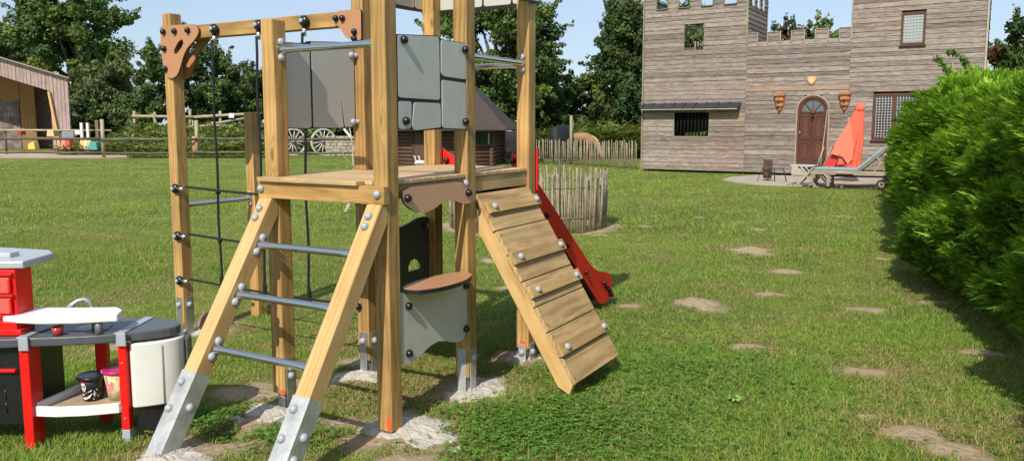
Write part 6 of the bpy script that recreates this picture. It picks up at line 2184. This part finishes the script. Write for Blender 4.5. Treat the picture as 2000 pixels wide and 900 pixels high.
# round pen of palings
pen = empty('round_pen', (PEN[0], PEN[1], 0), 0, 'round enclosure of chestnut palings on the lawn behind the ramp', 'fence')
m = MB()
for k in range(150):
    a = 2 * math.pi * k / 150 + rgn.uniform(-.01, .01)
    rr_ = PEN[2] + rgn.uniform(-.015, .015)
    p_ = V3((PEN[0] + math.cos(a) * rr_, PEN[1] + math.sin(a) * rr_, 0)); paling(m, p_, rgn.uniform(.74, .90), rgn.uniform(.014, .022), rgn, .035)
m.build('palings', M['pale'], pen)
m = MB()
for z in (.22, .66):
    m.tube([V3((PEN[0] + math.cos(R(q * 10)) * (PEN[2] + .02), PEN[1] + math.sin(R(q * 10)) * (PEN[2] + .02), z)) for q in range(37)], .004, 4, caps=False)
m.build('wires', M['iron'], pen)
for (px, py, tp, r_) in ((1176, 452, .86, .045), (1163, 452, .84, .03), (1084, 452, .98, .02)):
    q = ground_at(px, py)
    if r_ > .04: q = V3((PEN[0] + PEN[2] * .985, PEN[1] + .02, 0))
    elif r_ > .025: q = V3((PEN[0] + PEN[2] * .95, PEN[1] - .25, 0))
    else: q = V3((PEN[0] + .55, PEN[1] + PEN[2] * .85, 0))
    m = MB(); m.tube([q, q + UP * tp], r_, 9); m.build('stake', M['rail_w'], pen, grain=UP)


# ------------------------------------------------------------------ horses
def horse(name, label, loc, rz, s, coat, rug=None, mane=None, grazing=True):
    o = empty(name, loc, rz, label, 'horse')
    # skeleton in local coordinates, +x = head end, metres for a 1.45 m horse
    J = dict(rump=(-.62, 0, 1.18), croup=(-.40, 0, 1.26), back=(0, 0, 1.22), wither=(.38, 0, 1.30), chest=(.55, 0, 1.08),
             neck1=(.80, 0, 1.05), neck2=(1.02, 0, .72), poll=(1.16, 0, .42), nose=(1.28, 0, .10), tail1=(-.80, 0, 1.10), tail2=(-.84, 0, .70), tail3=(-.82, 0, .40))
    if not grazing:
        J.update(neck1=(.82, 0, 1.38), neck2=(1.02, 0, 1.58), poll=(1.16, 0, 1.66), nose=(1.44, 0, 1.34))
    Rr = dict(rump=.25, croup=.30, back=.31, wither=.29, chest=.25, neck1=.17, neck2=.12, poll=.12, nose=.065, tail1=.04, tail2=.06, tail3=.03)
    E_ = [('back', 'croup'), ('croup', 'rump'), ('back', 'wither'), ('wither', 'chest'), ('chest', 'neck1'), ('neck1', 'neck2'), ('neck2', 'poll'), ('poll', 'nose'), ('rump', 'tail1'), ('tail1', 'tail2'), ('tail2', 'tail3')]
    for sd, n_ in ((.14, 'L'), (-.14, 'R')):
        fx = .03 if n_ == 'L' else -.10
        J['sh' + n_] = (.46, sd, .92); J['kn' + n_] = (.50 + fx, sd, .46); J['ff' + n_] = (.47 + fx, sd, .10); J['fh' + n_] = (.52 + fx, sd, .02)
        J['st' + n_] = (-.52, sd, .88); J['hk' + n_] = (-.70 - fx, sd, .50); J['hf' + n_] = (-.64 - fx, sd, .12); J['hh' + n_] = (-.59 - fx, sd, .02)
        for k_, r_ in (('sh', .13), ('kn', .060), ('ff', .042), ('fh', .06), ('st', .17), ('hk', .062), ('hf', .045), ('hh', .06)): Rr[k_ + n_] = r_
        E_ += [('chest', 'sh' + n_), ('sh' + n_, 'kn' + n_), ('kn' + n_, 'ff' + n_), ('ff' + n_, 'fh' + n_), ('rump', 'st' + n_), ('st' + n_, 'hk' + n_), ('hk' + n_, 'hf' + n_), ('hf' + n_, 'hh' + n_)]
    names = list(J); names.remove('back'); names = ['back'] + names
    me = bpy.data.meshes.new('body')
    me.from_pydata([tuple(c * s for c in J[k_]) for k_ in names], [(names.index(a), names.index(b_)) for a, b_ in E_], [])
    me.materials.append(coat)
    b = bpy.data.objects.new('body', me)
    place(b, MW[o].copy(), o)
    sk = b.modifiers.new('skin', 'SKIN')
    sk.use_smooth_shade = True
    for i, k_ in enumerate(names):
        me.skin_vertices[0].data[i].radius = (Rr[k_] * s, Rr[k_] * s)
    me.skin_vertices[0].data[0].use_root = True
    sb = b.modifiers.new('sub', 'SUBSURF'); sb.levels = 2; sb.render_levels = 2
    W_ = MW[o]
    for sd in (.055, -.055):
        p0 = V3(J['poll']) + V3((-.02, sd, .08)); 
        m = MB(); m.tube([W_ @ (p0 * s), W_ @ ((p0 + V3((-.07, sd * .3, .11))) * s)], [.035 * s, .006 * s], 6); m.build('ear', coat, o)
    if mane:
        m = MB()
        pn = [V3(J['wither']) + V3((.1, 0, .15)), V3(J['neck1']) + V3((.06, 0, .19)), V3(J['neck2']) + V3((.09, 0, .10)), V3(J['poll']) + V3((.04, 0, .11))]
        m.tube([W_ @ (q * s) for q in pn], [.03 * s, .05 * s, .05 * s, .04 * s], 7); m.build('mane', mane, o)
    if rug:
        m = MB(); n_ = 14
        secs = [(-.92, .18, .55), (-.78, .30, .45), (-.45, .36, .40), (0, .38, .38), (.40, .36, .40), (.66, .27, .50)]
        rings = []
        for (x, hw, zlow) in secs:
            top = 1.60 if x > -.6 else 1.52
            ring = []
            for k in range(n_ + 1):
                a = math.pi * k / n_
                ring.append(m.bm.verts.new(W_ @ (V3((x, math.cos(a) * hw * (1 + .03 * math.sin(k * 2 + x * 5)), zlow + (top - zlow) * math.sin(a) ** .55)) * s)))
            rings.append(ring)
        for i in range(len(rings) - 1):
            for k in range(n_): m.bm.faces.new([rings[i][k], rings[i][k + 1], rings[i + 1][k + 1], rings[i + 1][k]])
        m.bm.faces.new(rings[0])
        rr = m.build('rug', rug, o, smooth=True)
    return o


tanc = simple('tan_coat', (.29, .17, .085), .7, noise=.15, nscale=4); blk = simple('black_coat', (.018, .015, .014), .6); whc = simple('grey_white_coat', (.45, .42, .38), .7)
rugm = simple('black_horse_rug', (.012, .013, .018), .7, noise=.2, nscale=5)
c = at(1098, 322, 33.8)
horse('horse', 'black rugged horse seen from behind beside the tall post', (c.x, 33.8, 0), R(62), .98, blk, rugm)
c = at(1140, 322, 35.0)
horse('horse', 'small tan pony grazing to the right of the black rugged horse', (c.x - .15, 35.0, 0), R(-18), .80, tanc, None, simple('pale_mane', (.5, .38, .22), .8))
c = at(1002, 322, 35.8)
horse('horse', 'white horse in a dark rug grazing just right of the cabin', (c.x, 35.8, 0), R(190), .95, whc, rugm)
m = MB(); c = at(1054, 313, 33.2); m.lathe([(.16, 0), (.2, .26), (.18, .26), (.14, .02)], (c.x, c.y, 0), UP, 14); m.build('black_tub', M['pl_black'], label='black feed tub on the ground beside the tower post', cat='tub')
# lit broad-leaved weed on the lawn
M['weedleaf'] = simple('dock_leaf', (.20, .34, .06), .5)
c = ground_at(1435, 790)
m = MB()
for k in range(11):
    a = k * 2.4; l_ = random.uniform(.05, .09)
    e = V3((math.cos(a), math.sin(a), 0)); sd = V3((-e.y, e.x, 0)) * .012
    q = [m.bm.verts.new(c + v) for v in (V3((0, 0, .01)), e * l_ * .5 + sd + UP * .045, e * l_ + UP * .035, e * l_ * .5 - sd + UP * .045)]
    m.bm.faces.new(q)
m.build('rosette_weed', M['weedleaf'], label='bright green leafy weed rosette in the lawn at lower right', cat='weed')
